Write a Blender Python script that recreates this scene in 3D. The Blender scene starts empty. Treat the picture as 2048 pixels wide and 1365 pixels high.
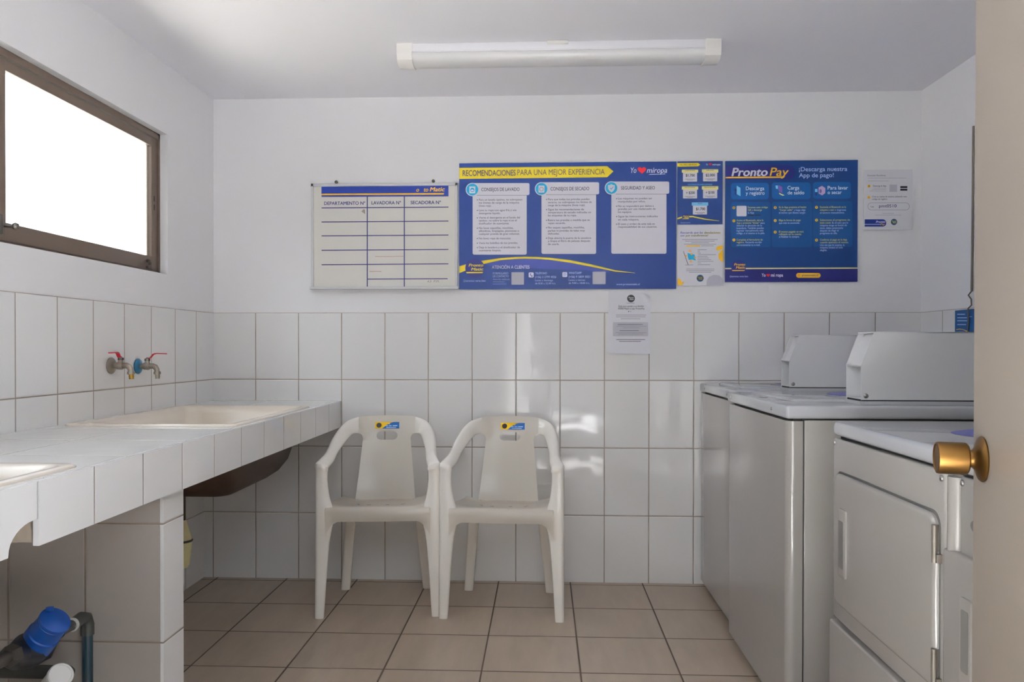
import bpy, bmesh, math, random
from mathutils import Vector, Matrix
random.seed(7)
sc = bpy.context.scene
COL = sc.collection
PI = math.pi

# ------------------------------------------------------------------ camera
IMG_W, IMG_H = 2048, 1365
CAM_F, CAM_YAW, CAM_PITCH, CAM_ROLL = 1598.07, 0.0434, -0.0073, 0.0012
CAM_CX, CAM_CY = 1016.87, 706.83
CAM_P = Vector((1.5322, -3.6619, 1.0764))
cam_d = bpy.data.cameras.new('camera')
cam = bpy.data.objects.new('camera', cam_d); COL.objects.link(cam); sc.camera = cam
cam_d.sensor_width = 36.0
cam_d.lens = 36.0 * CAM_F / IMG_W
cam_d.shift_x = (IMG_W / 2 - CAM_CX) / IMG_W
cam_d.shift_y = (CAM_CY - IMG_H / 2) / IMG_W
cam_d.clip_start = 0.02
_c, _s, _cp, _sp = math.cos(CAM_YAW), math.sin(CAM_YAW), math.cos(CAM_PITCH), math.sin(CAM_PITCH)
_f0, V_RT = Vector((-_s, _c, 0)), Vector((_c, _s, 0))
V_FW = _f0 * _cp + Vector((0, 0, _sp)); V_UP = -_f0 * _sp + Vector((0, 0, _cp))
_cr, _sr = math.cos(CAM_ROLL), math.sin(CAM_ROLL)
_r2 = V_RT * _cr + V_UP * _sr; _u2 = V_UP * _cr - V_RT * _sr
cam.matrix_world = Matrix.Translation(CAM_P) @ Matrix((_r2, _u2, -V_FW)).transposed().to_4x4()

# ------------------------------------------------------------------ sky, exposure
world = bpy.data.worlds.new('sky'); sc.world = world; world.use_nodes = True
wn = world.node_tree.nodes; wl = world.node_tree.links
bg = wn['Background']; bg.inputs['Color'].default_value = (0.84, 0.92, 1.0, 1)
bg.inputs['Strength'].default_value = 6.6
vs = sc.view_settings
vs.view_transform = 'Standard'; vs.look = 'None'; vs.gamma = 1.0; vs.use_curve_mapping = False
vs.exposure = 0.38
sun_d = bpy.data.lights.new('sun', 'SUN'); sun_d.energy = 400; sun_d.angle = math.radians(.6); sun_d.color = (1, .985, .97)
sun = bpy.data.objects.new('sun', sun_d); COL.objects.link(sun)      # stands high over the roof: lights the paving outside, enters neither opening
sun.rotation_euler = Vector((-.34, .10, -.93)).to_track_quat('-Z', 'Y').to_euler()
sc.cycles.use_denoising = True
sc.cycles.max_bounces = 14; sc.cycles.diffuse_bounces = 10; sc.cycles.glossy_bounces = 6
sc.cycles.caustics_reflective = False; sc.cycles.caustics_refractive = False

def portal(name, loc, size, rot):           # guides sky light through an opening; gives no light itself
    l = bpy.data.lights.new(name, 'AREA'); l.shape = 'RECTANGLE'; l.size, l.size_y = size
    l.cycles.is_portal = True
    o = bpy.data.objects.new(name, l); COL.objects.link(o); o.location = loc; o.rotation_euler = rot
    return o
portal('window_daylight_portal', (-0.09, -1.43, 1.66), (0.62, 2.0), (0, -PI/2, 0))
portal('doorway_daylight_portal', (1.6, -3.34, 1.0), (0.84, 2.06), (PI/2, 0, 0))

# ------------------------------------------------------------------ helpers
def lin(c):
    if isinstance(c, str): c = tuple(int(c[i:i+2], 16) for i in (0, 2, 4))
    return tuple((v/255/12.92 if v/255 <= .04045 else ((v/255+.055)/1.055)**2.4) for v in c) + (1,)

def at_wall(px, py, off=0.0):                # photo pixel -> point on the back wall (plane y = -off)
    a, b = px - CAM_CX, py - CAM_CY
    x0, y0 = _cr*a + _sr*b, -_sr*a + _cr*b
    d = V_FW + V_RT*(x0/CAM_F) - V_UP*(y0/CAM_F)
    return CAM_P + d * ((-off - CAM_P.y)/d.y)
def on_axis(ax, val, px, py):
    a, b = px - CAM_CX, py - CAM_CY
    x0, y0 = _cr*a + _sr*b, -_sr*a + _cr*b
    d = V_FW + V_RT*(x0/CAM_F) - V_UP*(y0/CAM_F)
    return CAM_P + d * ((val - CAM_P[ax])/d[ax])

class G:                                     # mesh collector
    def __init__(s): s.v, s.f, s.m = [], [], []
    def add(s, vs_, fs_, mi=0):
        n = len(s.v); s.v += [tuple(v) for v in vs_]; s.f += [tuple(n+i for i in f) for f in fs_]; s.m += [mi]*len(fs_)
        return s
    def bm(s, bm, mi=0):
        bm.verts.ensure_lookup_table(); bm.verts.index_update()
        s.add([v.co.copy() for v in bm.verts], [[v.index for v in f.verts] for f in bm.faces], mi); bm.free(); return s
    def box(s, a, b, bev=0.0, seg=2, mi=0, rot=None):
        a, b = Vector(a), Vector(b); bm = bmesh.new(); bmesh.ops.create_cube(bm, size=1)
        c, d = (a+b)/2, b-a
        for v in bm.verts: v.co = Vector((v.co.x*d.x, v.co.y*d.y, v.co.z*d.z))
        if bev > 0: bmesh.ops.bevel(bm, geom=bm.edges[:], offset=bev, segments=seg, profile=.5, affect='EDGES', clamp_overlap=True)
        for v in bm.verts:
            if rot is not None: v.co = rot @ v.co
            v.co += c
        return s.bm(bm, mi)
    def loft(s, rings, closed=True, caps=True, mi=0, flip=False):
        n = len(rings[0]); vs_ = [p for r in rings for p in r]; fs_ = []
        for i in range(len(rings)-1):
            for j in range(n if closed else n-1):
                k = (j+1) % n; q = (i*n+j, i*n+k, (i+1)*n+k, (i+1)*n+j)
                fs_.append(q[::-1] if flip else q)
        if caps and closed:
            e = (len(rings)-1)*n
            fs_.append(tuple(range(n)) if flip else tuple(range(n))[::-1]); fs_.append(tuple(e+i for i in range(n))[::-1] if flip else tuple(e+i for i in range(n)))
        return s.add(vs_, fs_, mi)
    def tube(s, pts, r, n=14, mi=0, caps=True):
        pts = [Vector(p) for p in pts]; rs = r if isinstance(r, (list, tuple)) else [r]*len(pts)
        rings = []; ref = None
        for i, p in enumerate(pts):
            t = (pts[min(i+1, len(pts)-1)] - pts[max(i-1, 0)]).normalized()
            if ref is None: ref = t.orthogonal().normalized()
            ref = (ref - t*ref.dot(t)).normalized(); b = t.cross(ref)
            rings.append([p + (ref*math.cos(2*PI*k/n) + b*math.sin(2*PI*k/n))*rs[i] for k in range(n)])
        return s.loft(rings, mi=mi, caps=caps)
    def lathe(s, o, axis, prof, n=28, mi=0):   # prof: (radius, distance along axis)
        o, axis = Vector(o), Vector(axis).normalized(); u = axis.orthogonal().normalized(); w = axis.cross(u)
        rings = [[o + axis*h + (u*math.cos(2*PI*k/n) + w*math.sin(2*PI*k/n))*max(r, 1e-5) for k in range(n)] for r, h in prof]
        return s.loft(rings, mi=mi)
    def prism(s, poly, depth_vec, mi=0):       # poly: list of 3-D points, extruded by depth_vec
        n = len(poly); d = Vector(depth_vec); P = [Vector(p) for p in poly]
        return s.add(P + [p+d for p in P], [tuple(range(n))[::-1], tuple(range(n, 2*n))] + [(i, (i+1) % n, n+(i+1) % n, n+i) for i in range(n)], mi)

def root_matrix(o):
    M = Matrix.Identity(4)
    while o is not None:
        M = Matrix.LocRotScale(o.location, o.rotation_euler, None) @ M; o = o.parent
    return M
def mk(name, g, mats, parent=None, smooth=35, local=False, recalc=True, label=None):
    me = bpy.data.meshes.new(name); me.from_pydata(g.v, [], g.f)
    mats = mats if isinstance(mats, (list, tuple)) else [mats]
    for m in mats: me.materials.append(m)
    if len(mats) > 1: me.polygons.foreach_set('material_index', g.m)
    if recalc:
        bm = bmesh.new(); bm.from_mesh(me); bmesh.ops.recalc_face_normals(bm, faces=bm.faces[:]); bm.to_mesh(me); bm.free()
    if parent is not None and not local: me.transform(root_matrix(parent).inverted())
    me.update()
    if smooth:
        me.shade_smooth(); me.set_sharp_from_angle(angle=math.radians(smooth))
    o = bpy.data.objects.new(name, me); COL.objects.link(o)
    if parent is not None: o.parent = parent
    if label: o['label'] = label
    return o
def thing(name, loc, label, cat, group=None, rz=0.0):
    o = bpy.data.objects.new(name, None); COL.objects.link(o); o.empty_display_size = .05
    o.location = loc; o.rotation_euler = (0, 0, rz); return tag(o, label, cat, group)
def tag(o, label, cat, group=None):
    o['label'] = label; o['category'] = cat
    if group: o['group'] = group
    return o
def struct(name, g, mats, parent=None, smooth=35, recalc=True):
    o = mk(name, g, mats, parent, smooth, recalc=recalc); o['kind'] = 'structure'; return o

# ------------------------------------------------------------------ materials
def nodes_of(name):
    m = bpy.data.materials.new(name); m.use_nodes = True
    return m, m.node_tree.nodes, m.node_tree.links, m.node_tree.nodes['Principled BSDF']
def pbr(name, col, rough=.5, metal=0.0, var=.04, scale=8.0, bump=0.0, bscale=60.0, spec=.5, coat=0.0, stretch=None):
    m, N, L, b = nodes_of(name); c = lin(col)
    b.inputs['Roughness'].default_value = rough; b.inputs['Metallic'].default_value = metal
    b.inputs['Specular IOR Level'].default_value = spec; b.inputs['Coat Weight'].default_value = coat
    tc = N.new('ShaderNodeTexCoord'); src = tc.outputs['Object']
    if stretch:
        mp = N.new('ShaderNodeMapping'); mp.inputs['Scale'].default_value = stretch; L.new(src, mp.inputs['Vector']); src = mp.outputs['Vector']
    nz = N.new('ShaderNodeTexNoise'); nz.inputs['Scale'].default_value = scale; nz.inputs['Detail'].default_value = 4
    L.new(src, nz.inputs['Vector'])
    mx = N.new('ShaderNodeMix'); mx.data_type = 'RGBA'
    mx.inputs['A'].default_value = tuple(min(1, v*(1-var)) for v in c[:3]) + (1,)
    mx.inputs['B'].default_value = tuple(min(1, v*(1+var)) for v in c[:3]) + (1,)
    L.new(nz.outputs['Fac'], mx.inputs['Factor']); L.new(mx.outputs['Result'], b.inputs['Base Color'])
    if bump > 0:
        n2 = N.new('ShaderNodeTexNoise'); n2.inputs['Scale'].default_value = bscale; n2.inputs['Detail'].default_value = 3
        L.new(src, n2.inputs['Vector'])
        bp = N.new('ShaderNodeBump'); bp.inputs['Strength'].default_value = bump; bp.inputs['Distance'].default_value = .002
        L.new(n2.outputs['Fac'], bp.inputs['Height']); L.new(bp.outputs['Normal'], b.inputs['Normal'])
    return m

def tile_mat(name, col, grout, axes, u0, w, v0=None, h=None, gw=.004, rough=.07, var=.03, tilt=.006, wave=.012, streak=None, grain=None):
    """Glazed tiles laid on a grid: axes = names of the world axes that run along (and up) the surface."""
    m, N, L, b = nodes_of(name)
    def math_(op, a, bb=None, cc=None):
        n = N.new('ShaderNodeMath'); n.operation = op
        for i, x in enumerate((a, bb, cc)):
            if x is None: continue
            if isinstance(x, (int, float)): n.inputs[i].default_value = x
            else: L.new(x, n.inputs[i])
        return n.outputs[0]
    tc = N.new('ShaderNodeTexCoord'); sp = N.new('ShaderNodeSeparateXYZ'); L.new(tc.outputs['Object'], sp.inputs[0])
    ds, ids = [], []
    for ax, o0, size in ((axes[0], u0, w), (axes[1], v0, h)):
        if size is None: ids.append(0.0); continue
        q = math_('DIVIDE', math_('SUBTRACT', sp.outputs[ax], o0), size)
        fr = math_('FRACT', q); ids.append(math_('FLOOR', q))
        ds.append(math_('MULTIPLY', math_('MINIMUM', fr, math_('SUBTRACT', 1.0, fr)), size))
    d = ds[0] if len(ds) == 1 else math_('MINIMUM', ds[0], ds[1])
    def sstep(lo, hi):
        r = N.new('ShaderNodeMapRange'); r.interpolation_type = 'SMOOTHSTEP'
        r.inputs['From Min'].default_value = lo; r.inputs['From Max'].default_value = hi; L.new(d, r.inputs['Value']); return r.outputs['Result']
    mask = sstep(gw/2 - .0005, gw/2 + .0005); hgt = sstep(gw/2 - .0005, gw/2 + .003)
    cv = N.new('ShaderNodeCombineXYZ')
    for i, x in enumerate(ids):
        if isinstance(x, float): cv.inputs[i].default_value = x
        else: L.new(x, cv.inputs[i])
    wnz = N.new('ShaderNodeTexWhiteNoise'); wnz.noise_dimensions = '3D'; L.new(cv.outputs[0], wnz.inputs['Vector'])
    c = lin(col)
    tone = N.new('ShaderNodeMix'); tone.data_type = 'RGBA'
    tone.inputs['A'].default_value = tuple(v*(1-var) for v in c[:3]) + (1,); tone.inputs['B'].default_value = tuple(min(1, v*(1+var)) for v in c[:3]) + (1,)
    L.new(wnz.outputs['Value'], tone.inputs['Factor']); tcol = tone.outputs['Result']
    if streak:
        mp = N.new('ShaderNodeMapping'); mp.inputs['Scale'].default_value = streak[0]; L.new(tc.outputs['Object'], mp.inputs['Vector'])
        ad = N.new('ShaderNodeVectorMath'); ad.operation = 'MULTIPLY_ADD'; L.new(wnz.outputs['Color'], ad.inputs[0]); ad.inputs[1].default_value = (7, 7, 7); L.new(mp.outputs['Vector'], ad.inputs[2])
        nz = N.new('ShaderNodeTexNoise'); nz.inputs['Scale'].default_value = 1.0; nz.inputs['Detail'].default_value = 5; nz.inputs['Roughness'].default_value = .6
        L.new(ad.outputs['Vector'], nz.inputs['Vector'])
        s2 = N.new('ShaderNodeMix'); s2.data_type = 'RGBA'; s2.blend_type = 'MULTIPLY'; s2.inputs['Factor'].default_value = 1.0
        rp = N.new('ShaderNodeMapRange'); rp.inputs['From Min'].default_value = .3; rp.inputs['From Max'].default_value = .7
        rp.inputs['To Min'].default_value = 1-streak[1]; rp.inputs['To Max'].default_value = 1+streak[1]; L.new(nz.outputs['Fac'], rp.inputs['Value'])
        cb = N.new('ShaderNodeCombineColor')
        for i in range(3): L.new(rp.outputs['Result'], cb.inputs[i])
        L.new(tcol, s2.inputs['A']); L.new(cb.outputs[0], s2.inputs['B']); tcol = s2.outputs['Result']
    gn = N.new('ShaderNodeTexNoise'); gn.inputs['Scale'].default_value = 5.0; gn.inputs['Detail'].default_value = 4; L.new(tc.outputs['Object'], gn.inputs['Vector'])
    gm = N.new('ShaderNodeMix'); gm.data_type = 'RGBA'; g0, g1 = lin(grout[0]), lin(grout[1])
    gm.inputs['A'].default_value = g0; gm.inputs['B'].default_value = g1
    gr = N.new('ShaderNodeMapRange'); gr.inputs['From Min'].default_value = .35; gr.inputs['From Max'].default_value = .65; L.new(gn.outputs['Fac'], gr.inputs['Value'])
    L.new(gr.outputs['Result'], gm.inputs['Factor'])
    fin = N.new('ShaderNodeMix'); fin.data_type = 'RGBA'; L.new(mask, fin.inputs['Factor']); L.new(gm.outputs['Result'], fin.inputs['A']); L.new(tcol, fin.inputs['B'])
    L.new(fin.outputs['Result'], b.inputs['Base Color'])
    rr = N.new('ShaderNodeMapRange'); rr.inputs['To Min'].default_value = .8; rr.inputs['To Max'].default_value = rough; L.new(mask, rr.inputs['Value']); L.new(rr.outputs['Result'], b.inputs['Roughness'])
    # each tile sits at a very slightly different angle
    ge = N.new('ShaderNodeNewGeometry')
    sb = N.new('ShaderNodeVectorMath'); sb.operation = 'SUBTRACT'; L.new(wnz.outputs['Color'], sb.inputs[0]); sb.inputs[1].default_value = (.5, .5, .5)
    ma = N.new('ShaderNodeVectorMath'); ma.operation = 'MULTIPLY_ADD'; L.new(sb.outputs[0], ma.inputs[0]); ma.inputs[1].default_value = (tilt,)*3; L.new(ge.outputs['Normal'], ma.inputs[2])
    nm = N.new('ShaderNodeVectorMath'); nm.operation = 'NORMALIZE'; L.new(ma.outputs[0], nm.inputs[0])
    wv = N.new('ShaderNodeTexNoise'); wv.inputs['Scale'].default_value = 9.0; wv.inputs['Detail'].default_value = 1; L.new(tc.outputs['Object'], wv.inputs['Vector'])
    b1 = N.new('ShaderNodeBump'); b1.inputs['Strength'].default_value = 1.0; b1.inputs['Distance'].default_value = wave*.1; L.new(wv.outputs['Fac'], b1.inputs['Height']); L.new(nm.outputs[0], b1.inputs['Normal'])
    b2 = N.new('ShaderNodeBump'); b2.inputs['Strength'].default_value = .7; b2.inputs['Distance'].default_value = .0015; L.new(hgt, b2.inputs['Height']); L.new(b1.outputs['Normal'], b2.inputs['Normal'])
    L.new(b2.outputs['Normal'], b.inputs['Normal'])
    return m

TW, TH, TOP = .202, .3095, 1.2356
WT = 'E6E6E6'; GROUT = ('A59B8E', '857B6E')
M = {}
M['tile_back'] = tile_mat('white glazed wall tile back', WT, GROUT, ('X', 'Z'), -.0059, TW, TOP, TH)
M['tile_left'] = tile_mat('white glazed wall tile left', WT, GROUT, ('Y', 'Z'), -.1924, TW, TOP, TH)
M['tile_right'] = tile_mat('white glazed wall tile right', WT, GROUT, ('Y', 'Z'), -.1995, TW, TOP, TH)
M['tile_fascia'] = tile_mat('white counter edge tile', 'E0E0E0', ('6E6258', '9A8C80'), ('Y', 'Z'), -.2163, .2025, gw=.0026)
M['tile_fascia_end'] = tile_mat('white counter edge tile by the broken corner', 'E0E0E0', ('6E6258', '9A8C80'), ('Y', 'Z'), -2.4275, .2025, gw=.0026)
M['tile_top'] = tile_mat('white counter top tile', 'E0E0DE', ('5C544C', '8E8478'), ('X', 'Y'), .29, .40, -1.888, .302, gw=.003, wave=.003, rough=.05)
M['tile_pier'] = tile_mat('shade-tone white pier tile', 'A29B95', ('8C7F72', '6C6054'), ('X', 'Z'), .3678, .202, .6271, .302, rough=.15)  # shade on the pier's near face is put into this darkened white
M['tile_pier_end'] = tile_mat('white pier end tile', 'DEDEDE', ('8C7F72', '6C6054'), ('Y', 'Z'), 5, 100, .6271, .302, rough=.12)
M['tile_floor'] = tile_mat('beige brown floor tile', 'A69685', ('5A4A3E', '433830'), ('X', 'Y'), .6737, .3279, -.0375, .3279, gw=.0055, rough=.3, var=.04, tilt=.004, wave=.004, streak=((14, 3, 1), .1))
M['paint'] = pbr('white wall paint', 'EAEAEC', .6, var=.015, scale=1.6, bump=.12, bscale=220)
M['ceil'] = pbr('white ceiling paint', 'E6E6EB', .8, var=.015, scale=1.2, bump=.1, bscale=180)
M['alu'] = pbr('bronze window aluminium', '574A40', .42, .35, var=.06, scale=20)
M['alu_dark'] = pbr('dark window gasket', '1C1612', .6)
M['cream'] = pbr('cream outside plaster', 'E6DCCB', .8, bump=.2)
M['plastic'] = pbr('off-white moulded plastic', 'F3EFE7', .2, var=.03, scale=5, coat=.15)
M['enamel'] = pbr('shade-tone white appliance enamel', '918D89', .22, var=.012, scale=2.5, coat=.3)  # white enamel greyed down: shade on the machine fronts is in the colour
M['enamel_top'] = pbr('lit-tone white appliance top enamel', 'B4B6BA', .12, var=.012, scale=2.5, coat=.4)  # same enamel kept lighter and bluer, as light on upward faces
M['hood'] = pbr('pale grey powder coat', 'CDCED0', .4, var=.015, scale=4)
M['gap'] = pbr('black seam', '0C0B0A', .7)
M['steel'] = pbr('zinc screw steel', '8C8C8A', .3, .9)
M['steel_dark'] = pbr('worn grey steel', '55524E', .45, .8)
M['porcelain'] = pbr('cream laundry sink porcelain', 'DFD6C8', .2, var=.05, scale=9, coat=.3)
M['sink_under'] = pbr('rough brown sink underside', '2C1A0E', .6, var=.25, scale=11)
M['doorpaint'] = pbr('shade-tone warm white door paint', '857B71', .45, var=.02, scale=3)  # white paint darkened, the leaf's shading is part of the colour
M['brass'] = pbr('satin brass', '654A26', .42, 1.0, var=.08, scale=30)
M['chrome'] = pbr('dull nickel', '9C958A', .33, .85, var=.12, scale=60)
M['red'] = pbr('red lever coating', 'B01828', .35)
M['blueplate'] = pbr('weathered blue plate', '2C6A8C', .35, .5, var=.3, scale=60)
M['brassend'] = pbr('worn brass thread', '9A7A30', .4, .8, var=.2, scale=90)
M['white_pl'] = pbr('white plastic', 'E4E2DE', .4)
M['diffuser'] = pbr('pearl lamp diffuser', 'D3D3D3', .35, var=.03, scale=3)
M['lampbody'] = pbr('white lamp housing', 'E6E6EA', .35)
M['label_blue'] = pbr('violet blue machine label', '3A3F88', .4)
M['grey_oval'] = pbr('grey plastic plug', '8A8C92', .4)
M['dark_hole'] = pbr('dark recess', '4A4A48', .7)
M['recess'] = pbr('grey handle recess', '5C5A56', .6)
M['hinge'] = pbr('dull zinc hinge', '5E5850', .5, .4)
M['out_wall'] = pbr('grey outdoor render', '3A3A3C', .9, bump=.3)
M['tailpiece'] = pbr('dark plastic tube', '4A3E30', .6, var=.2, scale=40)  # darker than the cup and neck
M['meter_blue'] = pbr('blue meter plastic', '0A4290', .45, var=.1, scale=40)
M['meter_dark'] = pbr('blackened meter body', '191A22', .5, var=.3, scale=50)
M['pipe_green'] = pbr('dark green pipe', '0C2834', .45, var=.15, scale=40)
M['pipe_grey'] = pbr('dark grey pipe', '3A3B38', .5, var=.15, scale=40)
M['pvc'] = pbr('white pvc', 'C9C6C0', .4, var=.06, scale=30)
M['trap'] = pbr('yellowed trap plastic', 'D8CF9A', .4, var=.12, scale=40)
M['concrete'] = pbr('raw mortar', '8A8074', .9, var=.2, scale=40, bump=.6)
M['out_yard'] = pbr('low-bounce yard ground', '4C4B47', .9, var=.15, scale=3)  # made dark to cut light bounced up through the window
M['out_ground'] = pbr('pale outdoor paving', 'C8C8C8', .9, var=.1, scale=4)
M['lattice'] = pbr('white breeze block', 'E6E4DF', .8)
M['wire'] = pbr('brown cable sheath', '6A6058', .6)
def glass_mat():
    m, N, L, b = nodes_of('dimming window glass'); N.remove(b)
    tr = N.new('ShaderNodeBsdfTransparent'); gl = N.new('ShaderNodeBsdfGlossy'); gl.inputs['Roughness'].default_value = .02
    nz = N.new('ShaderNodeTexNoise'); nz.inputs['Scale'].default_value = 3.0
    rp = N.new('ShaderNodeMapRange'); rp.inputs['To Min'].default_value = .78; rp.inputs['To Max'].default_value = .82; L.new(nz.outputs['Fac'], rp.inputs['Value'])  # grey tint added to weaken daylight through the window
    cb = N.new('ShaderNodeCombineColor')
    for i in range(3): L.new(rp.outputs['Result'], cb.inputs[i])
    L.new(cb.outputs[0], tr.inputs['Color'])
    lw = N.new('ShaderNodeLayerWeight'); pw = N.new('ShaderNodeMath'); pw.operation = 'POWER'; L.new(lw.outputs['Facing'], pw.inputs[0]); pw.inputs[1].default_value = 5
    fr = N.new('ShaderNodeMath'); fr.operation = 'MULTIPLY_ADD'; L.new(pw.outputs[0], fr.inputs[0]); fr.inputs[1].default_value = .9; fr.inputs[2].default_value = .04
    mx = N.new('ShaderNodeMixShader'); L.new(fr.outputs[0], mx.inputs[0]); L.new(tr.outputs[0], mx.inputs[1]); L.new(gl.outputs[0], mx.inputs[2])
    L.new(mx.outputs[0], N['Material Output'].inputs['Surface']); return m
M['glass'] = glass_mat()
def ink(name, col, rough=.45): return pbr('print ' + name, col, rough, var=.015, scale=30, spec=.25)
def ink_glow(name, c_edge, c_mid, center, radius):      # a printed blue background that pales towards its middle
    m, N, L, b = nodes_of('print ' + name); b.inputs['Roughness'].default_value = .45; b.inputs['Specular IOR Level'].default_value = .25
    tc = N.new('ShaderNodeTexCoord'); mp = N.new('ShaderNodeVectorMath'); mp.operation = 'SUBTRACT'; L.new(tc.outputs['Object'], mp.inputs[0]); mp.inputs[1].default_value = center
    sx = N.new('ShaderNodeVectorMath'); sx.operation = 'DIVIDE'; L.new(mp.outputs[0], sx.inputs[0]); sx.inputs[1].default_value = radius
    ln = N.new('ShaderNodeVectorMath'); ln.operation = 'LENGTH'; L.new(sx.outputs[0], ln.inputs[0])
    mx = N.new('ShaderNodeMix'); mx.data_type = 'RGBA'; mx.inputs['A'].default_value = lin(c_mid); mx.inputs['B'].default_value = lin(c_edge)
    L.new(ln.outputs['Value'], mx.inputs['Factor']); L.new(mx.outputs['Result'], b.inputs['Base Color']); return m
# ------------------------------------------------------------------ the room
RX, RY, CZ = 3.2222, -3.21, 2.2296
g = G().box((-.3, -3.33, -.12), (RX+.2, .15, 0)); struct('floor', g, M['tile_floor'], smooth=0)
g = G().box((-.3, -3.33, CZ), (RX+.2, .15, CZ+.12)); struct('ceiling', g, M['ceil'], smooth=0)
g = G().box((-.3, .004, TOP), (RX+.2, .15, CZ), mi=1).box((-.3, 0, 0), (RX+.2, .15, TOP), mi=0)
struct('wall_back', g, [M['tile_back'], M['paint']], smooth=0)
g = G().box((RX+.004, RY-.12, TOP), (RX+.2, .004, CZ), mi=1).box((RX, RY-.12, 0), (RX+.2, 0, TOP), mi=0)
struct('wall_right', g, [M['tile_right'], M['paint']], smooth=0)
# left wall: tiled below, thin painted wall with the window opening above; under the counter the tiled face steps back
WY0, WY1, WZ0, WZ1, WX = -.452, -2.42, 1.3735, 1.945, -.085
g = G()
g.box((-.3, RY-.12, 0), (-.049, 0, .72), mi=0).box((-.3, RY-.12, .72), (0, 0, TOP), mi=0)
for a, b in (((WX, RY-.12, TOP), (-.004, .004, WZ0)), ((WX, RY-.12, WZ1), (-.004, .004, CZ)), ((WX, WY0, WZ0), (-.004, .004, WZ1)), ((WX, RY-.12, WZ0), (-.004, WY1, WZ1))):
    g.box(a, b, mi=1)
struct('wall_left', g, [M['tile_left'], M['paint']], smooth=0)
# rear wall with the doorway the camera looks through
DX0, DX1, DZ = 1.2, 2.03, 2.04
g = G()
for a, b in (((-.3, RY-.12, 0), (DX0, RY, CZ)), ((DX1, RY-.12, 0), (RX+.2, RY, CZ)), ((DX0, RY-.12, DZ), (DX1, RY, CZ))): g.box(a, b)
struct('wall_rear', g, M['paint'], smooth=0)
# outside the doorway: paving and a breeze-block screen, seen as reflections in the tiles
g = G().box((-6, -9, -.14), (8, -3.33, -.02)); struct('floor_outside', g, M['out_ground'], smooth=0)
g = G().box((-45, -3.33, -.14), (-.3, 40, -.02)).box((-45, -45, -.14), (-6, -3.33, -.02)); struct('floor_yard', g, M['out_yard'], smooth=0)
g = G(); p = .083; x0, x1, ys = -1.25, 1.27, -5.0
g.box((x0, ys-.16, 0), (x1+.045, ys-.075, 2.45), mi=1)
for i in range(int((x1-x0)/p)+1): g.box((x0+i*p, ys-.075, 0), (x0+i*p+.045, ys, 2.45))
for k in range(30): g.box((x0, ys-.075, k*p), (x1+.03, ys-.004, k*p+.042))
struct('wall_outside', g, [M['lattice'], M['out_wall']], smooth=0)
g = G().box((1.33, -3.95, -.02), (6, -3.83, .30)); struct('light_blocker_low', g, M['out_wall'], smooth=0)  # unseen, added to keep sunlit ground from lighting low surfaces
g = G().box((1.3, -8.9, 0), (8, -8.7, 3.6)).box((-6, -5.16, 0), (-1.25, -5.0, 2.45)).box((1.2, -8.7, 0), (1.315, -5.16, 2.45))
struct('light_blocker_walls', g, M['out_wall'], smooth=0)  # unseen dark walls, added to block low sky and steer the doorway light
g = G().box((-6, -3.78, 2.45), (8, -3.33, 2.55)).box((-6, -5.0, 2.45), (1.32, -3.78, 2.55)); struct('light_blocker_roof', g, M['out_wall'], smooth=0)  # unseen roof, shaped to keep sun off the breeze-block screen

# ------------------------------------------------------------------ window
win = thing('window_1', (-.05, -1.45, 1.37), '', '')
for k in ('label', 'category'): del win[k]
win['kind'] = 'structure'
xf = -.035
g = G()
g.box((WX+.01, WY1, 1.9215), (xf, WY0, WZ1)).box((WX+.01, WY1, WZ0), (xf-.004, WY0, 1.384))
g.box((WX+.01, WY0-.012, WZ0), (xf, WY0+.02, WZ1)).box((WX+.01, WY1, WZ0), (xf, WY1+.03, WZ1))
mk('window_frame', g, M['alu'], win, smooth=0)
def sash(y0, y1, xs, nm):
    g = G()
    g.box((xs-.02, y1, 1.886), (xs, y0, 1.919), .0015).box((xs-.02, y1, 1.385), (xs, y0, 1.4405), .0015)
    g.box((xs-.02, y0-.042, 1.385), (xs+.001, y0, 1.919), .0015).box((xs-.02, y1, 1.385), (xs+.001, y1+.04, 1.919), .0015)
    s = mk(nm, g, M['alu'], win, smooth=0)
    g = G().box((xs-.012, y1+.03, 1.43), (xs-.008, y0-.03, 1.892)); mk('pane', g, M['glass'], s, smooth=0)
    return s
s1 = sash(-.4705, -1.425, -.041, 'sash'); sash(-1.375, -2.39, -.064, 'sash')
g = G().box((-.062, -.4705, 1.385), (-.044, -.466, 1.92)); mk('gasket', g, M['alu_dark'], win, smooth=0)
g = G().tube([(-.041, -1.40, 1.428), (-.012, -1.393, 1.428)], .004).lathe((-.014, -1.393, 1.428), (1, .1, 0), [(.002, 0), (.009, .002), (.011, .008), (.008, .015), (.002, .017)])
g.box((-.042, -1.418, 1.402), (-.03, -1.408, 1.46), .002); mk('latch_knob', g, M['steel_dark'], s1)
g = G().box((-.041, -.56, 1.388), (-.030, -.535, 1.398), .002).lathe((-.034, -.55, 1.408), (1, 0, 0), [(.001, 0), (.007, .001), (.007, .008), (.001, .009)], 12)
g.box((-.041, -.556, 1.412), (-.031, -.54, 1.424), .002); mk('roller_guide', g, M['alu_dark'], s1)
for z in (1.665, 1.63): mk('lock_slot', G().box((-.0405, -.495, z), (-.0385, -.489, z+.022)), M['alu_dark'], s1, smooth=0)
g = G()
for a, b in (((WX, -.472, WZ0), (-.06, WY0, WZ1)),): g.box(a, b)
mk('outer_reveal', g, M['cream'], win, smooth=0)

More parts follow.
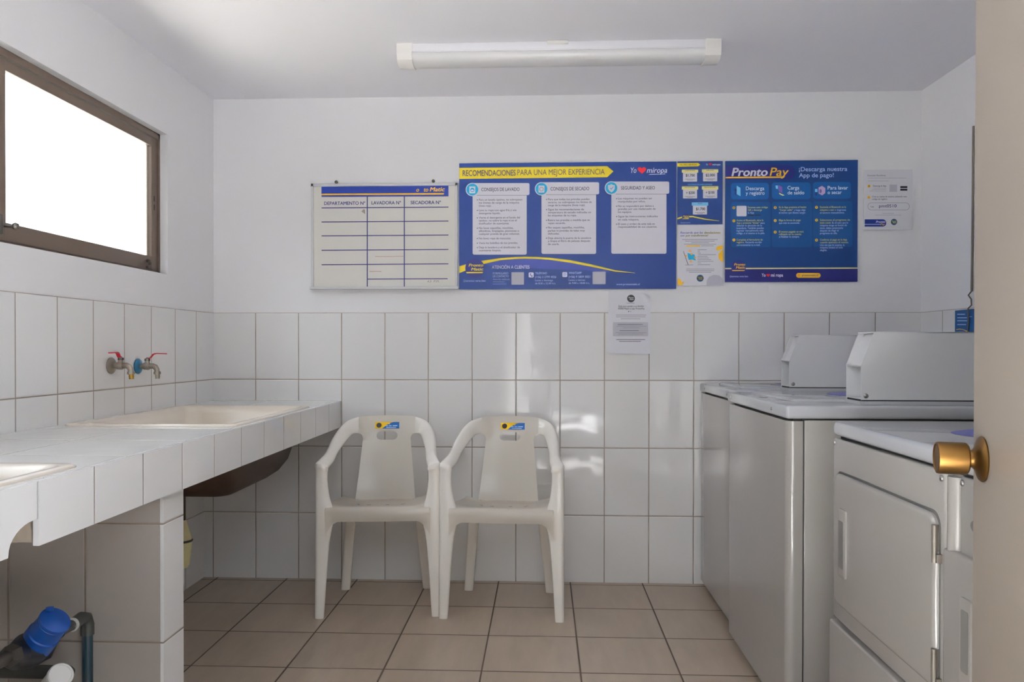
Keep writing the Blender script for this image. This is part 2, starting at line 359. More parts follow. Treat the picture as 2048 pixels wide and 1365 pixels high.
# ------------------------------------------------------------------ open door
E_ = Vector((2.2035, -2.385)); phi = math.radians(13.7); dv = Vector((math.sin(phi), math.cos(phi)))
H_ = E_ - dv*.84
door = thing('door_1', (H_.x, H_.y, 0), '', '', rz=-phi)     # local +y runs from hinge to free edge, -x is the face seen
for k in ('label', 'category'): del door[k]
door['kind'] = 'structure'
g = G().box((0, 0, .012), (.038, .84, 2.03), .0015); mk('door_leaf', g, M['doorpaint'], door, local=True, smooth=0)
KZ, KY = .9095, .84-.052
g = G().lathe((0, KY, KZ), (-1, 0, 0), [(.001, 0), (.0335, 0), (.0345, .002), (.032, .005), (.025, .008), (.0175, .011), (.0135, .015), (.0125, .019), (.0125, .025)], 40)
kr = mk('door_knob', g, M['brass'], door, local=True)
g = G().lathe((0, KY, KZ), (-1, 0, 0), [(.0125, .0205), (.022, .021), (.0240, .0232), (.0243, .027), (.0243, .0595), (.0235, .0630), (.021, .0638), (.019, .062), (.001, .0615)], 40)
mk('knob_grip', g, M['brass'], kr, local=True)

# ------------------------------------------------------------------ ceiling lamp
lx0, lx1, ly, lz = .975, 2.195, -.643, CZ
lamp = thing('ceiling_batten_light', (1.585, ly+.055, CZ), 'long white fluorescent batten light, switched off, mounted on the ceiling', 'ceiling light')
g = G().box((lx0+.055, ly, lz-.030), (lx1-.055, ly+.11, lz), .003)
g.box((lx0+.055, ly-.003, lz-.033), (lx1-.055, ly+.113, lz-.028), .002); mk('housing', g, M['lampbody'], lamp)
g = G(); pr_ = [(ly+.004, lz-.031), (ly+.001, lz-.040), (ly+.006, lz-.056), (ly+.020, lz-.066), (ly+.055, lz-.070), (ly+.09, lz-.066), (ly+.104, lz-.056), (ly+.109, lz-.040), (ly+.106, lz-.031)]
g.loft([[(x, y, z) for y, z in pr_] for x in (lx0+.056, lx1-.056)]); mk('diffuser', g, M['diffuser'], lamp, smooth=50)
pe = [(ly-.004, lz), (ly-.004, lz-.034), (ly-.003, lz-.042), (ly+.004, lz-.060), (ly+.018, lz-.070), (ly+.055, lz-.075), (ly+.092, lz-.070), (ly+.106, lz-.060), (ly+.114, lz-.034), (ly+.114, lz)]
for a, b in ((lx0, lx0+.058), (lx1-.058, lx1)):
    t = .006 if a == lx0 else -.006
    rings = [[(x, y, z) for y, z in pe] for x in (a, b)]
    i = 0 if a == lx0 else 1
    rings[i] = [(x, ly+.055+(y-ly-.055)*.93, lz+(z-lz)*.97) for x, y, z in rings[i]]
    g = G().loft(rings); mk('end_cap', g, M['white_pl'], lamp, smooth=30)
g = G().box((1.545, ly-.012, lz-.012), (1.625, ly+.02, lz-.001), .002); mk('mounting_clip', g, M['white_pl'], lamp)

# ------------------------------------------------------------------ tiled counter
ctr = thing('wash_counter', (0, 0, 0), 'white tiled wash counter along the wall under the window', 'counter')
HOLES = [(-.435, -1.205), (-2.075, -2.86)]; hx0, hx1 = .062, .555
CT, CX = .8285, .5876
g = G(); ys_ = [-.001] + [y for h in HOLES for y in h] + [RY+.002]
for i in range(0, len(ys_), 2): g.box((.001, ys_[i+1], CT-.06), (CX, ys_[i], CT))
for a, b in HOLES: g.box((.001, b, CT-.06), (hx0, a, CT)).box((hx1, b, CT-.06), (CX, a, CT))
mk('worktop', g, M['tile_top'], ctr, smooth=0)
FZ = .707
g = G().box((CX, -2.2225, FZ), (CX+.012, -.001, CT-.001)); mk('fascia', g, M['tile_fascia'], ctr, smooth=0)
pts = [(-2.2262, CT-.001), (-2.2262, .758), (-2.238, .758)]
for k in range(1, 9):
    t = k/8*PI/2; pts.append((-2.238-.070*math.sin(t), .711+.047*math.cos(t)))
pts += [(-2.309, FZ), (RY+.002, FZ), (RY+.002, CT-.001)]
g = G().prism([(CX, y, z) for y, z in pts], (.012, 0, 0)); mk('fascia', g, M['tile_fascia_end'], ctr, smooth=0)
for a, b in ((RY+.002, -2.33), (-2.215, -.001)): g = G().box((.535, a, FZ+.004), (CX, b, CT-.062)); mk('mortar_edge', g, M['concrete'], ctr, smooth=0)
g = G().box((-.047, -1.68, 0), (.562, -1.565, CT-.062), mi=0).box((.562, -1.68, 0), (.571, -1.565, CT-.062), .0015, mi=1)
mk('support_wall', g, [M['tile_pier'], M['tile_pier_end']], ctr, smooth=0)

def sink(y0, y1, label, us=0.0):
    x0, x1 = .030, .576; zt = CT+.007
    s = thing('laundry_sink', ((x0+x1)/2, (y0+y1)/2, CT), label, 'sink', 'sinks in the tiled counter')
    def rr(xa, xb, ya, yb, z, r, n=6):
        out = []
        for cx_, cy_, a0 in ((xb-r, ya-r, 0), (xa+r, ya-r, 90), (xa+r, yb+r, 180), (xb-r, yb+r, 270)):
            for k in range(n+1):
                t = math.radians(a0+90*k/n); out.append((cx_+r*math.cos(t), cy_+r*math.sin(t), z))
        return out
    R = [rr(x0, x1, y0, y1, CT, .03), rr(x0, x1, y0, y1, CT+.003, .03), rr(x0+.006, x1-.006, y0-.006, y1+.006, zt, .028),
         rr(x0+.035, x1-.022, y0-.03, y1+.035, zt, .03), rr(x0+.05, x1-.032, y0-.045, y1+.075, zt-.008, .04),
         rr(x0+.065, x1-.045, y0-.062, y1+.12, zt-.03, .05), rr(x0+.09, x1-.075, y0-.10, y1+.20, zt-.16, .06), rr(x0+.12, x1-.11, y0-.14, y1+.25, zt-.185, .06)]
    g = G().loft(R, caps=False); n = len(R[0]); g.add(R[-1], [tuple(range(n))]); mk('bowl', g, M['porcelain'], s, smooth=60, recalc=False)
    yo, y0 = y0, y0-us
    U = [rr(.068, .549, y0-.045, y1+.045, CT-.02, .04), rr(.08, .54, y0-.07, y1+.07, .70, .045), rr(.09, .53, y0-.115, y1+.10, .637, .05), rr(.11, .51, y0-.165, y1+.14, .600, .05), rr(.14, .48, y0-.215, y1+.18, .578, .05)]
    g = G().loft(U[::-1], caps=False); g.add(U[-1], [tuple(range(len(U[-1])))]); mk('underside', g, M['sink_under'], s, smooth=60, label='rough dark brown underside of the sink')
    return s
sink(-.405, -1.235, 'cream laundry sink under the two wall taps, nearer the back wall')
sink(-2.043, -2.89, 'cream laundry sink cut off by the left edge of the photo', .22)

# ------------------------------------------------------------------ taps
def tap(y, z, plate, label, lever_dir, spin):
    t = thing('wall_tap', (0, y, z), label, 'tap', 'taps above the sink')
    Rz = Matrix.Rotation(spin, 3, 'Z')
    P = lambda a, b, c: Vector((0, y, z)) + Rz @ Vector((a*.78, b, c))
    g = G().lathe((0, y, z), (1, 0, 0), [(.001, 0), (.029, 0), (.0295, .004), (.025, .009), (.016, .012), (.012, .014)], 28); mk('wall_plate', g, plate, t)
    g = G().tube([P(.008, 0, 0), P(.035, 0, 0)], .0105)
    g.tube([P(.03, 0, 0), P(.034, 0, 0), P(.055, 0, 0), P(.062, 0, 0)], [.011, .0135, .0145, .012])
    g.tube([P(.06, 0, 0), P(.078, 0, .001), P(.09, 0, -.003), P(.097, 0, -.012), P(.099, 0, -.024)], [.0105, .0105, .0105, .010, .0095])
    g.tube([P(.05, 0, .008), P(.05, 0, .022)], [.010, .0085]); mk('body', g, M['chrome'], t)
    g = G().tube([P(.05, 0, .020), P(.05, 0, .029)], [.0105, .0105], 8).tube([P(.05, 0, .029), P(.05, 0, .033)], [.006, .004], 10); mk('bonnet_nut', g, M['steel_dark'], t)
    g = G().tube([P(.099, 0, -.020), P(.0995, 0, -.030)], [.0135, .0135], 8); nut = mk('spout_nut', g, M['chrome'], t)
    g = G()
    g.tube([P(.0995, 0, -.029), P(.1005, 0, -.034), P(.101, 0, -.038), P(.101, 0, -.041), P(.1015, 0, -.047)], [.009, .0085, .0092, .0082, .0086], 14)
    mk('spout', g, M['brassend'] if plate is not M['blueplate'] else M['chrome'], t)
    # flat lever: short rise, then along lever_dir
    b0 = Vector((0, y, z)) + Rz @ Vector((.039, 0, .030)); d = Vector(lever_dir).normalized(); sd = d.cross(Vector((0, 0, 1))).normalized()
    pth = [(0, -.002, .006), (.014, .002, .007), (.026, .016, .007), (.036, .019, .0075), (.062, .018, .008), (.082, .017, .008), (.086, .0165, .005)]
    rings = [[b0 + d*a*.86 + Vector((0, 0, h*.9)) + sd*w*sx_ + Vector((0, 0, hz)) for sx_, hz in ((-1, -.0015), (1, -.0015), (1, .002), (-1, .002))] for a, h, w in pth]
    g = G().loft(rings); mk('lever', g, M['red'], t, smooth=0)
    return t
tap(-.8935, 1.0094, M['chrome'], 'wall tap with a dull nickel plate and brass spout end, left of the pair', (.02, -1, .01), math.radians(-4))
tap(-.7048, 1.0032, M['blueplate'], 'wall tap with a weathered blue plate, right of the pair, red lever pointing right', (.62, .78, .02), math.radians(-2))

# ------------------------------------------------------------------ under the counter
tr = thing('bottle_trap', (.212, -.80, .25), 'yellowed plastic bottle trap below the sink, half hidden by the tiled pier', 'drain trap')
g = G().lathe((.212, -.80, .27), (0, 0, 1), [(.001, 0), (.022, 0), (.028, .010), (.032, .04), (.036, .075), (.0375, .088), (.0375, .094)], 28); mk('cup', g, M['trap'], tr)
g = G().lathe((.212, -.80, .364), (0, 0, 1), [(.038, 0), (.0405, .003), (.0405, .005), (.037, .008)], 28); mk('collar', g, M['pipe_grey'], tr)
g = G().lathe((.212, -.80, .44), (0, 0, 1), [(.016, 0), (.014, .01), (.014, .135)], 20); mk('tailpiece', g, M['tailpiece'], tr)
g = G().lathe((.212, -.80, .371), (0, 0, 1), [(.036, 0), (.031, .02), (.022, .052), (.018, .066), (.0165, .072)], 28); mk('neck', g, M['trap'], tr)

pv = lambda px, py, Yp: on_axis(1, Yp, px, py)
mt = thing('water_meter', pv(80, 1285, -1.87), 'blue capped water meter on a pipe under the counter', 'water meter')
D = pv(110, 1242, -1.88); 
def view_axis(P, r_, u_, t_):              # direction given by how far it leans right, up and towards the viewer
    v = (P - CAM_P).normalized(); vr = v.cross(Vector((0, 0, 1))).normalized(); return (vr*r_ + vr.cross(v)*u_ - v*t_).normalized()
a = view_axis(D, .46, .56, .66)
g = G().lathe(D - a*.095, a, [(.001, 0), (.030, 0), (.0375, .008), (.0375, .050), (.0350, .053), (.0345, .086), (.033, .088)], 40); cyl = mk('meter_housing', g, M['meter_blue'], mt)
g = G().lathe(D - a*.006, a, [(.001, 0), (.0355, 0), (.036, .003), (.0355, .008), (.033, .0095), (.001, .0098)], 40)
q = D + V_UP*.026 + V_RT*(-.012); g.box(q - Vector((.007, .006, .004)), q + Vector((.007, .006, .006)), .002); mk('meter_lid', g, M['meter_blue'], mt)
pin, pout = pv(150, 1248, -1.77), pv(22, 1312, -1.99)
ax = (pout - pin).normalized(); mid = D - a*.094
g = G().tube([pin + ax*.06, pin + ax*.085, mid - ax*.03, mid + ax*.02, mid + ax*.055, pout - ax*.005], [.016, .022, .040, .041, .030, .018], 24); mk('meter_body', g, M['meter_dark'], mt)
g = G().lathe(pout - ax*.012, ax, [(.017, 0), (.023, .001), (.023, .024), (.017, .026)], 6); mk('union_nut', g, M['steel_dark'], mt, smooth=20)
sp_ = thing('supply_pipe', pv(172, 1340, -1.715), 'dark green pipe bending down the pier beside the meter', 'pipe')
vt = pv(175, 1246, -1.712)
e1 = pv(163, 1237, -1.73)
g = G().tube([(vt.x, vt.y, .0), (vt.x, vt.y, vt.z-.01)], .0125); mk('riser', g, M['pipe_green'], sp_)
g = G().tube([(vt.x, vt.y, vt.z-.03), (vt.x, vt.y, vt.z-.004), Vector((vt.x, vt.y, vt.z+.008)) + (e1-vt)*.25, e1, pin + ax*.01], [.0155, .0155, .0155, .0155, .0155], 18); mk('elbow', g, M['pipe_grey'], sp_)
g = G().lathe(pin + ax*.006, ax, [(.012, 0), (.0165, .001), (.0165, .006), (.012, .007)], 24); mk('sealing_ring', g, M['pvc'], sp_)
g = G().tube([pin + ax*.012, pin + ax*.058], .0125); mk('inlet', g, M['pipe_grey'], sp_)
g = G().tube([pout + ax*.0145, pout + ax*.14], .015); mk('outlet', g, M['steel_dark'], sp_)
g = G().tube([pv(-60, 1342, -1.74), pv(138, 1346, -1.74), pv(145, 1347, -1.74)], [.0165, .0165, .011], 18)
tag(mk('capped_pipe', g, M['pipe_grey']), 'dark grey horizontal pipe stub low on the pier, behind the white pipe end', 'pipe')
wp = thing('drain_pipe', pv(110, 1380, -1.86), 'white plastic pipe end with a round cap under the counter', 'pipe')
c1 = pv(120, 1353, -1.85); wa = view_axis(c1, .30, .35, .88)
g = G().lathe(c1, wa, [(.001, -.006), (.026, -.006), (.0285, -.004), (.0285, .006), (.026, .009), (.023, .009), (.022, .0065), (.001, .0065)], 32); cp_ = mk('pipe_cap', g, M['white_pl'], wp)
g = G().tube([c1 - wa*.004, c1 - wa*.16], .0265, 28); mk('pipe_run', g, M['pvc'], wp)
# ------------------------------------------------------------------ chairs
def lerp_tab(tab, x):
    for (a, fa), (b, fb) in zip(tab, tab[1:]):
        if x <= b:
            t = max(0, min(1, (x-a)/(b-a))); return fa + (fb-fa)*t
    return tab[-1][1]
def cat_rom(P, n):
    P = [Vector(p) for p in P]; out = []
    for i in range(len(P)-1):
        p0, p1, p2, p3 = P[max(i-1, 0)], P[i], P[i+1], P[min(i+2, len(P)-1)]
        for k in range(n):
            t = k/n; out.append(.5*((2*p1) + (p2-p0)*t + (2*p0-5*p1+4*p2-p3)*t*t + (3*p1-p0-3*p2+p3)*t**3))
    return out + [P[-1]]
def mirror(g):
    return G().add([(-x, y, z) for x, y, z in g.v], [f[::-1] for f in g.f])
ARM_OUT = [(-.2465, -.190, .596), (-.2465, -.190, .612), (-.243, -.178, .621), (-.220, -.102, .644), (-.217, -.032, .662), (-.212, .058, .693), (-.195, .147, .726), (-.169, .195, .751), (-.126, .218, .7645)]
ARM_IN = [(-.198, -.196, .586), (-.197, -.194, .598), (-.195, -.184, .604), (-.185, -.106, .612), (-.179, -.016, .642), (-.166, .073, .668), (-.151, .162, .688), (-.141, .1885, .693), (-.126, .1995, .6935)]
def arm_geo():
    O, I = cat_rom(ARM_OUT, 6), cat_rom(ARM_IN, 6)
    SEC = [(0, -.017), (0, -.005), (.05, .000), (.22, .0045), (.5, .006), (.78, .0045), (.95, .000), (1, -.005), (1, -.015), (.92, -.015), (.92, -.005), (.5, .0015), (.08, -.005), (.08, -.017)]
    rings = []
    for i, (o, n) in enumerate(zip(O, I)):
        c = n-o; t = ((O[min(i+1, len(O)-1)]+I[min(i+1, len(O)-1)]) - (O[max(i-1, 0)]+I[max(i-1, 0)])).normalized()
        k = 1 - max(0, (i/(len(O)-1)-.72)/.28)
        nn = c.cross(t).normalized(); rings.append([o + c*s + nn*(h*k if h > -.002 else h*(.35+.65*k) - .0)  for s, h in SEC])
    return G().loft(rings)
def front_leg_geo():
    T = [(0, -.249, -.196, .036, .034), (.10, -.2485, -.195, .042, .040), (.20, -.248, -.194, .048, .046), (.30, -.2475, -.193, .056, .052), (.36, -.247, -.1925, .066, .056), (.40, -.247, -.192, .076, .060), (.44, -.247, -.192, .068, .062), (.48, -.247, -.1915, .055, .060), (.54, -.2468, -.191, .047, .055), (.598, -.2465, -.190, .048, .05)]
    Z = [i/24*.598 for i in range(25)]; rings = []
    for z in Z:
        x0 = lerp_tab([(a[0], a[1]) for a in T], z); y0 = lerp_tab([(a[0], a[2]) for a in T], z)
        w = lerp_tab([(a[0], a[3]) for a in T], z); d = lerp_tab([(a[0], a[4]) for a in T], z); r = .014; th = .0048
        out = [(x0+w, y0+.014), (x0+w-.001, y0+.004), (x0+w-.006, y0)]
        out += [(x0+r-r*math.sin(q), y0+r-r*math.cos(q)) for q in [k/6*PI/2 for k in range(7)]] + [(x0, y0+d)]
        inn = [(x0+th, y0+d)] + [(x0+r-(r-th)*math.sin(q), y0+r-(r-th)*math.cos(q)) for q in [k/6*PI/2 for k in range(6, -1, -1)]] + [(x0+w-.009, y0+th), (x0+w-th, y0+.007), (x0+w-th, y0+.014)]
        rings.append([(x, y, z) for x, y in out+inn])
    return G().loft(rings)
def rear_leg_geo():
    rings = []
    for i in range(13):
        t = i/12; z = .412*t
        xo = -.2005 + .034*t; xi = -.1610 + .040*t; y0 = .178 - .07*t; d = .032 + .012*t; r = .012; th = .0045
        out = [(xi, y0+d)] + [(xi-r+r*math.cos(q), y0+r-r*math.sin(q)) for q in [k/5*PI/2 for k in range(6)]] + [(xo+r-r*math.sin(q), y0+r-r*math.cos(q)) for q in [k/5*PI/2 for k in range(6)]] + [(xo, y0+d)]
        inn = [(xo+th, y0+d), (xo+th, y0+r), (xo+r, y0+th), (xi-r, y0+th), (xi-th, y0+r), (xi-th, y0+d)]
        rings.append([(x, y, z) for x, y in out+inn])
    return G().loft(rings)
BACK_Y = [(.398, .138), (.42, .149), (.47, .166), (.555, .188), (.64, .208), (.70, .222), (.765, .240), (.78, .243)]
def back_geo():
    rows = []
    Zs = sorted(set([.398, .405, .42, .45, .48, .51, .54, .57, .60, .625, .645, .655] + [.662+.037*k/12 for k in range(13)] + [.6665, .672, .678, .684, .689, .693] + [.703, .71, .72, .73, .74, .75, .757, .7615, .7645, .7668, .7685, .7695]))
    cols = 8
    for z in Zs:
        if z <= .668: W = .131 + (.1055-.131)*((z-.398)/.27)
        elif z <= .693: W = .1055 + .0207*(1-math.sqrt(max(0, 1-((z-.668)/.025)**2)))
        elif z <= .7645: W = .1262
        else: W = .126*math.sqrt(max(0.02, 1-((z-.7645)/.0052)**2))
        zc, r = .6805, .0185
        s = .028 + (math.sqrt(max(0, r*r-(z-zc)**2)) if abs(z-zc) <= r else 0)
        s = min(s, W*.6)
        xs = [-W + (W-s)*k/cols for k in range(cols)] + [-s + 2*s*k/6 for k in range(7)] + [s + (W-s)*k/cols for k in range(1, cols+1)]
        yb = lerp_tab(BACK_Y, z)
        rows.append([(x, yb - .012*(x/.13)**2*(1 if z < .66 else max(0, 1-(z-.66)/.035)) - .022*(min(1.05, abs(x)/.126))**3*max(0, min(1, (z-.66)/.035)), z) for x in xs])
    n = len(rows[0]); bm = bmesh.new(); V = [[bm.verts.new(p) for p in r] for r in rows]
    for i in range(len(rows)-1):
        zm = (Zs[i]+Zs[i+1])/2
        for j in range(n-1):
            if .662 < zm < .699 and cols <= j < cols+6: continue
            bm.faces.new((V[i][j], V[i][j+1], V[i+1][j+1], V[i+1][j]))
    bmesh.ops.solidify(bm, geom=bm.faces[:], thickness=-.0055)
    return G().bm(bm)
def seat_geo():
    prof = [(-.1985, .386), (-.2035, .398), (-.2055, .415), (-.2035, .428), (-.197, .4375), (-.185, .441), (-.165, .4405), (-.12, .434), (-.06, .426), (0, .419), (.06, .413), (.10, .409), (.13, .408), (.152, .409)]
    rows = []
    for i, (y, z) in enumerate(prof):
        W = .205 if i < 6 else lerp_tab([(-.185, .205), (.152, .186)], y)
        us = [-1.0, -1.0, -.97, -.92, -.85, -.78, -.7, -.6, -.45, -.3, -.15, 0, .15, .3, .45, .6, .7, .78, .85, .92, .97, 1.0, 1.0]
        row = []
        for k, u in enumerate(us):
            x = u*W; yy = y - (.010*(1-u*u) if i < 7 else 0); zz = z
            if i == 0: zz -= .055*max(0, (abs(u)-.74)/.26)**2
            elif i == 1: zz -= .030*max(0, (abs(u)-.74)/.26)**2
            if i >= 6: zz += .016*max(0, (abs(u)-.45)/.55)**2 * min(1, (i-5)/3)
            if k in (0, len(us)-1): zz -= .03 if i > 4 else .004; x *= 1.012
            row.append((x, yy, zz))
        rows.append(row)
    bm = bmesh.new(); V = [[bm.verts.new(p) for p in r] for r in rows]
    for i in range(len(rows)-1):
        for j in range(len(rows[0])-1): bm.faces.new((V[i][j], V[i][j+1], V[i+1][j+1], V[i+1][j]))
    bmesh.ops.solidify(bm, geom=bm.faces[:], thickness=.0045)
    return G().bm(bm)
I_YEL, I_NAVY, I_CYAN, I_WHITE = ink('yellow', 'F2C50E'), ink('sticker blue', '0B5BA6'), ink('cyan', '1496C8'), ink('white', 'DAD9E2')
I_BLACK = ink('black', '17161C'); I_STICKW = ink('sticker white', 'C8DCEC')
def make_chair(label, loc, rz, sticker_dx):
    t = thing('plastic_armchair', loc, label, 'chair', 'plastic chairs by the back wall', rz)
    mk('backrest', back_geo(), M['plastic'], t, smooth=50, local=True)
    mk('seat', seat_geo(), M['plastic'], t, smooth=60, local=True)
    ag, fg, rg = arm_geo(), front_leg_geo(), rear_leg_geo()
    for q in (lambda g: g, mirror):
        mk('armrest', q(ag), M['plastic'], t, smooth=50, local=True)
        mk('leg', q(fg), M['plastic'], t, smooth=50, local=True)
        mk('leg', q(rg), M['plastic'], t, smooth=50, local=True)
    for x, y, w in ((-.098, -.045, .012), (-.088, -.085, .008), (-.045, -.105, .016), (.03, -.105, .013), (.095, -.05, .011), (.088, -.09, .008)):
        z = lerp_tab([(-.165, .4405), (-.12, .434), (-.06, .426), (0, .419)], y); g = G().box((x-w/2, y-.002, z-.004), (x+w/2, y+.002, z+.0006))
        mk('drain_slot', g, M['dark_hole'], t, local=True, smooth=0)
    # sticker on the top band
    yb = lambda z: lerp_tab(BACK_Y, z) - .0034
    def sp(pts, e=0): return [(x+sticker_dx, yb(z)-e, z) for x, z in pts]
    x0, x1, z0, z1 = -.0535, .0535, .711, .7395
    g = G().add(sp([(x0, z0), (x1, z0), (x1, z1), (x0, z1)]), [(0, 1, 2, 3)])
    st = mk('sticker', g, I_YEL, t, local=True, smooth=0, recalc=False, label='yellow and blue sticker')
    wv = [(x0+.032, z0), (x1, z0), (x1, z1), (x0+.085, z1)] + [(x0+.085-.053*k/8, z1-(z1-z0)*(k/8)**1.7) for k in range(1, 8)]
    g = G().add(sp(wv, .0003), [tuple(range(len(wv)))]); mk('wave', g, I_NAVY, st, local=True, smooth=0, recalc=False)
    g = G(); ci = [(x0+.017+.0115*math.cos(2*PI*k/20), .7255+.011*math.sin(2*PI*k/20)) for k in range(20)]
    g.add(sp(ci, .0003), [tuple(range(20))]); mk('emblem', g, I_BLACK, st, local=True, smooth=0, recalc=False)
    g = G()
    for xa, xb, za, zb in ((.005, .012, .7295, .7325), (-.012, .004, .7215, .7245), (.008, .02, .7215, .725), (.024, .045, .7215, .7255), (-.004, .04, .7145, .7175)):
        g.add(sp([(xa, za), (xb, za), (xb, zb), (xa, zb)], .0006), [(0, 1, 2, 3)])
    mk('lettering', g, I_STICKW, st, local=True, smooth=0, recalc=False)
    return t
make_chair('off-white plastic armchair nearer the counter, sticker centred above its handle slot', (.8565, -.3255, 0), math.radians(6), 0)
make_chair('off-white plastic armchair nearer the washing machines, sticker set slightly right of centre', (1.376, -.336, -.0), math.radians(-2.5), .012)

# ------------------------------------------------------------------ washing machines and dryers
def rrect(y0, y1, z0, z1, r, x, n=6):
    out = []
    for cy_, cz_, a0 in ((max(y0, y1)-r, z1-r, 0), (min(y0, y1)+r, z1-r, 90), (min(y0, y1)+r, z0+r, 180), (max(y0, y1)-r, z0+r, 270)):
        for k in range(n+1):
            t = math.radians(a0+90*k/n); out.append((x, cy_+r*math.cos(t), cz_+r*math.sin(t)))
    return out
def screw(nm, p, ax, par, r=.0055):
    ax = Vector(ax); g = G().lathe(p, ax, [(.0001, -.002), (r, -.001), (r, .001), (r*.8, .0028), (r*.4, .0037), (.0001, .004)], 14)
    return mk(nm, g, M['steel'], par)
def washer(x, ya, yb, ztop, yscrews, label, cons):
    w = thing('washing_machine', (x+.34, (ya+yb)/2, 0), label, 'washing machine', 'top loading washers')
    zb = ztop-.0375; xb = 2.93
    # front panel with rounded corners, and the side body behind a black seam
    fp = []; r = .022
    def outline(x0, x1, y0, y1, r0):
        o = []
        for k in range(9):
            q = k/8*PI/2; o.append((x0+r0-r0*math.sin(q), y0-r0+r0*math.cos(q)))
        for k in range(9):
            q = k/8*PI/2; o.append((x0+r0-r0*math.cos(q), y1+r0-r0*math.sin(q)))
        return o + [(x1, y1), (x1, y0)]
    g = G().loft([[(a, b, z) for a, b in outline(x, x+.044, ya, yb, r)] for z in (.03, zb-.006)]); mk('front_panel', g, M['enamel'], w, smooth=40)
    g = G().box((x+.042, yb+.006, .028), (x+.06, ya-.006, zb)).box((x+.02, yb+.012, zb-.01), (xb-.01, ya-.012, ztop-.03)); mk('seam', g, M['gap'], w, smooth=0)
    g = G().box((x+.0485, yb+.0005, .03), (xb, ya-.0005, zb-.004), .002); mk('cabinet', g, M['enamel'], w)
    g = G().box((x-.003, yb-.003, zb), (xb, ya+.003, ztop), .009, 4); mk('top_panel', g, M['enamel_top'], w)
    for yy in yscrews: screw('screw', (x-.003, yy, ztop-.019), (-1, 0, 0), w, .0048)
    for fx in (x+.05, xb-.06):
        for fy in (ya-.06, yb+.06): mk('foot', G().tube([(fx, fy, 0), (fx, fy, .03)], .018, 12), M['gap'], w)
    # lid
    yc0, yc1 = ya-.045, yb+.17; lid_p = [(x+.055, yc0), (x+.55, yc0), (x+.55, yc1), (x+.055, yc1)]
    def rr2(x0, x1, y0, y1, z, r_):
        o = []
        for cx_, cy_, a0 in ((x1-r_, y0-r_, 0), (x0+r_, y0-r_, 90), (x0+r_, y1+r_, 180), (x1-r_, y1+r_, 270)):
            for k in range(6):
                t = math.radians(a0+90*k/5); o.append((cx_+r_*math.cos(t), cy_+r_*math.sin(t), z))
        return o
    g = G().loft([rr2(x+.065, x+.56, yc0, yc1, ztop-.001, .03), rr2(x+.07, x+.555, yc0-.005, yc1+.005, ztop+.005, .028), rr2(x+.078, x+.547, yc0-.012, yc1+.012, ztop+.007, .025)])
    lid = mk('lid', g, M['enamel_top'], w, smooth=60)
    def oval(nm, cx_, cy_, rx_, ry_, z, mat, par):
        g = G().loft([[(cx_+rx_*s*math.cos(2*PI*k/24), cy_+ry_*s*math.sin(2*PI*k/24), z+h) for k in range(24)] for s, h in ((1, 0), (.95, .0008))]); return mk(nm, g, mat, par, smooth=0)
    oval('badge', x+.47, (ya+yb)/2+.08, .20, .17, ztop+.0072, M['label_blue'], lid)
    oval('hinge_plug', x+.245, yb+.335, .02, .045, ztop+.0072, M['grey_oval'], lid)
    oval('edge_plug', x+.035, yb+.37, .012, .03, ztop, M['grey_oval'], w)
    # coin box console: folded sheet hood, open at the front
    cy0, cy1, cxf = cons; zt = ztop
    hd = G(); zs = zt+.014; th = .003
    side = [(cxf, zs), (cxf, zt+.113), (cxf+.0345, zt+.205), (2.93, zt+.209), (2.93, zs)]
    for yy in (cy1, cy0-th): hd.prism([(a, yy, b) for a, b in side], (0, th, 0))
    hd.box((cxf+.0345, cy1, zt+.205), (2.93, cy0, zt+.2085))
    hd.box((cxf+.001, cy1+th, zs+.0015), (cxf+.05, cy0-th, zs+.003))
    c = mk('coin_console', hd, M['hood'], w, smooth=0)
    g = G().prism([(cxf+.012, cy1+th, zt+.110), (cxf+.052, cy1+th, zt+.206), (cxf+.06, cy1+th, zt+.206), (cxf+.018, cy1+th, zt+.105)], (0, cy0-cy1-2*th, 0)); mk('sloped_face', g, M['hood'], c, smooth=0)
    g = G().box((cxf+.001, cy1+th, zt+.110), (cxf+.05, cy0-th, zt+.1125)); mk('shelf', g, M['hood'], c, smooth=0)
    g = G().box((cxf+.045, cy1+th, zs), (cxf+.048, cy0-th, zt+.110)); mk('inner_panel', g, M['hood'], c, smooth=0)
    g = G().box((cxf-.004, cy1-.001, zt), (2.93, cy0+.001, zt+.0105), .001); mk('base_strip', g, M['enamel_top'], c, smooth=0)
    g = G().box((cxf+.003, cy1+.0015, zt+.009), (2.92, cy0-.0015, zs+.001)); mk('base_seam', g, M['gap'], c, smooth=0)
    screw('screw', (cxf+.0135, cy1, zt+.0255), (0, -1, 0), c, .007)
    return w
washer(2.245, -.006, -.663, .9155, (-.115, -.545), 'white washing machine against the tiled back wall', (-.545, -.65, 2.447))
washer(2.217, -.674, -1.388, .9135, (-.725, -1.245), 'white washing machine standing second from the back wall', (-1.232, -1.345, 2.4375))

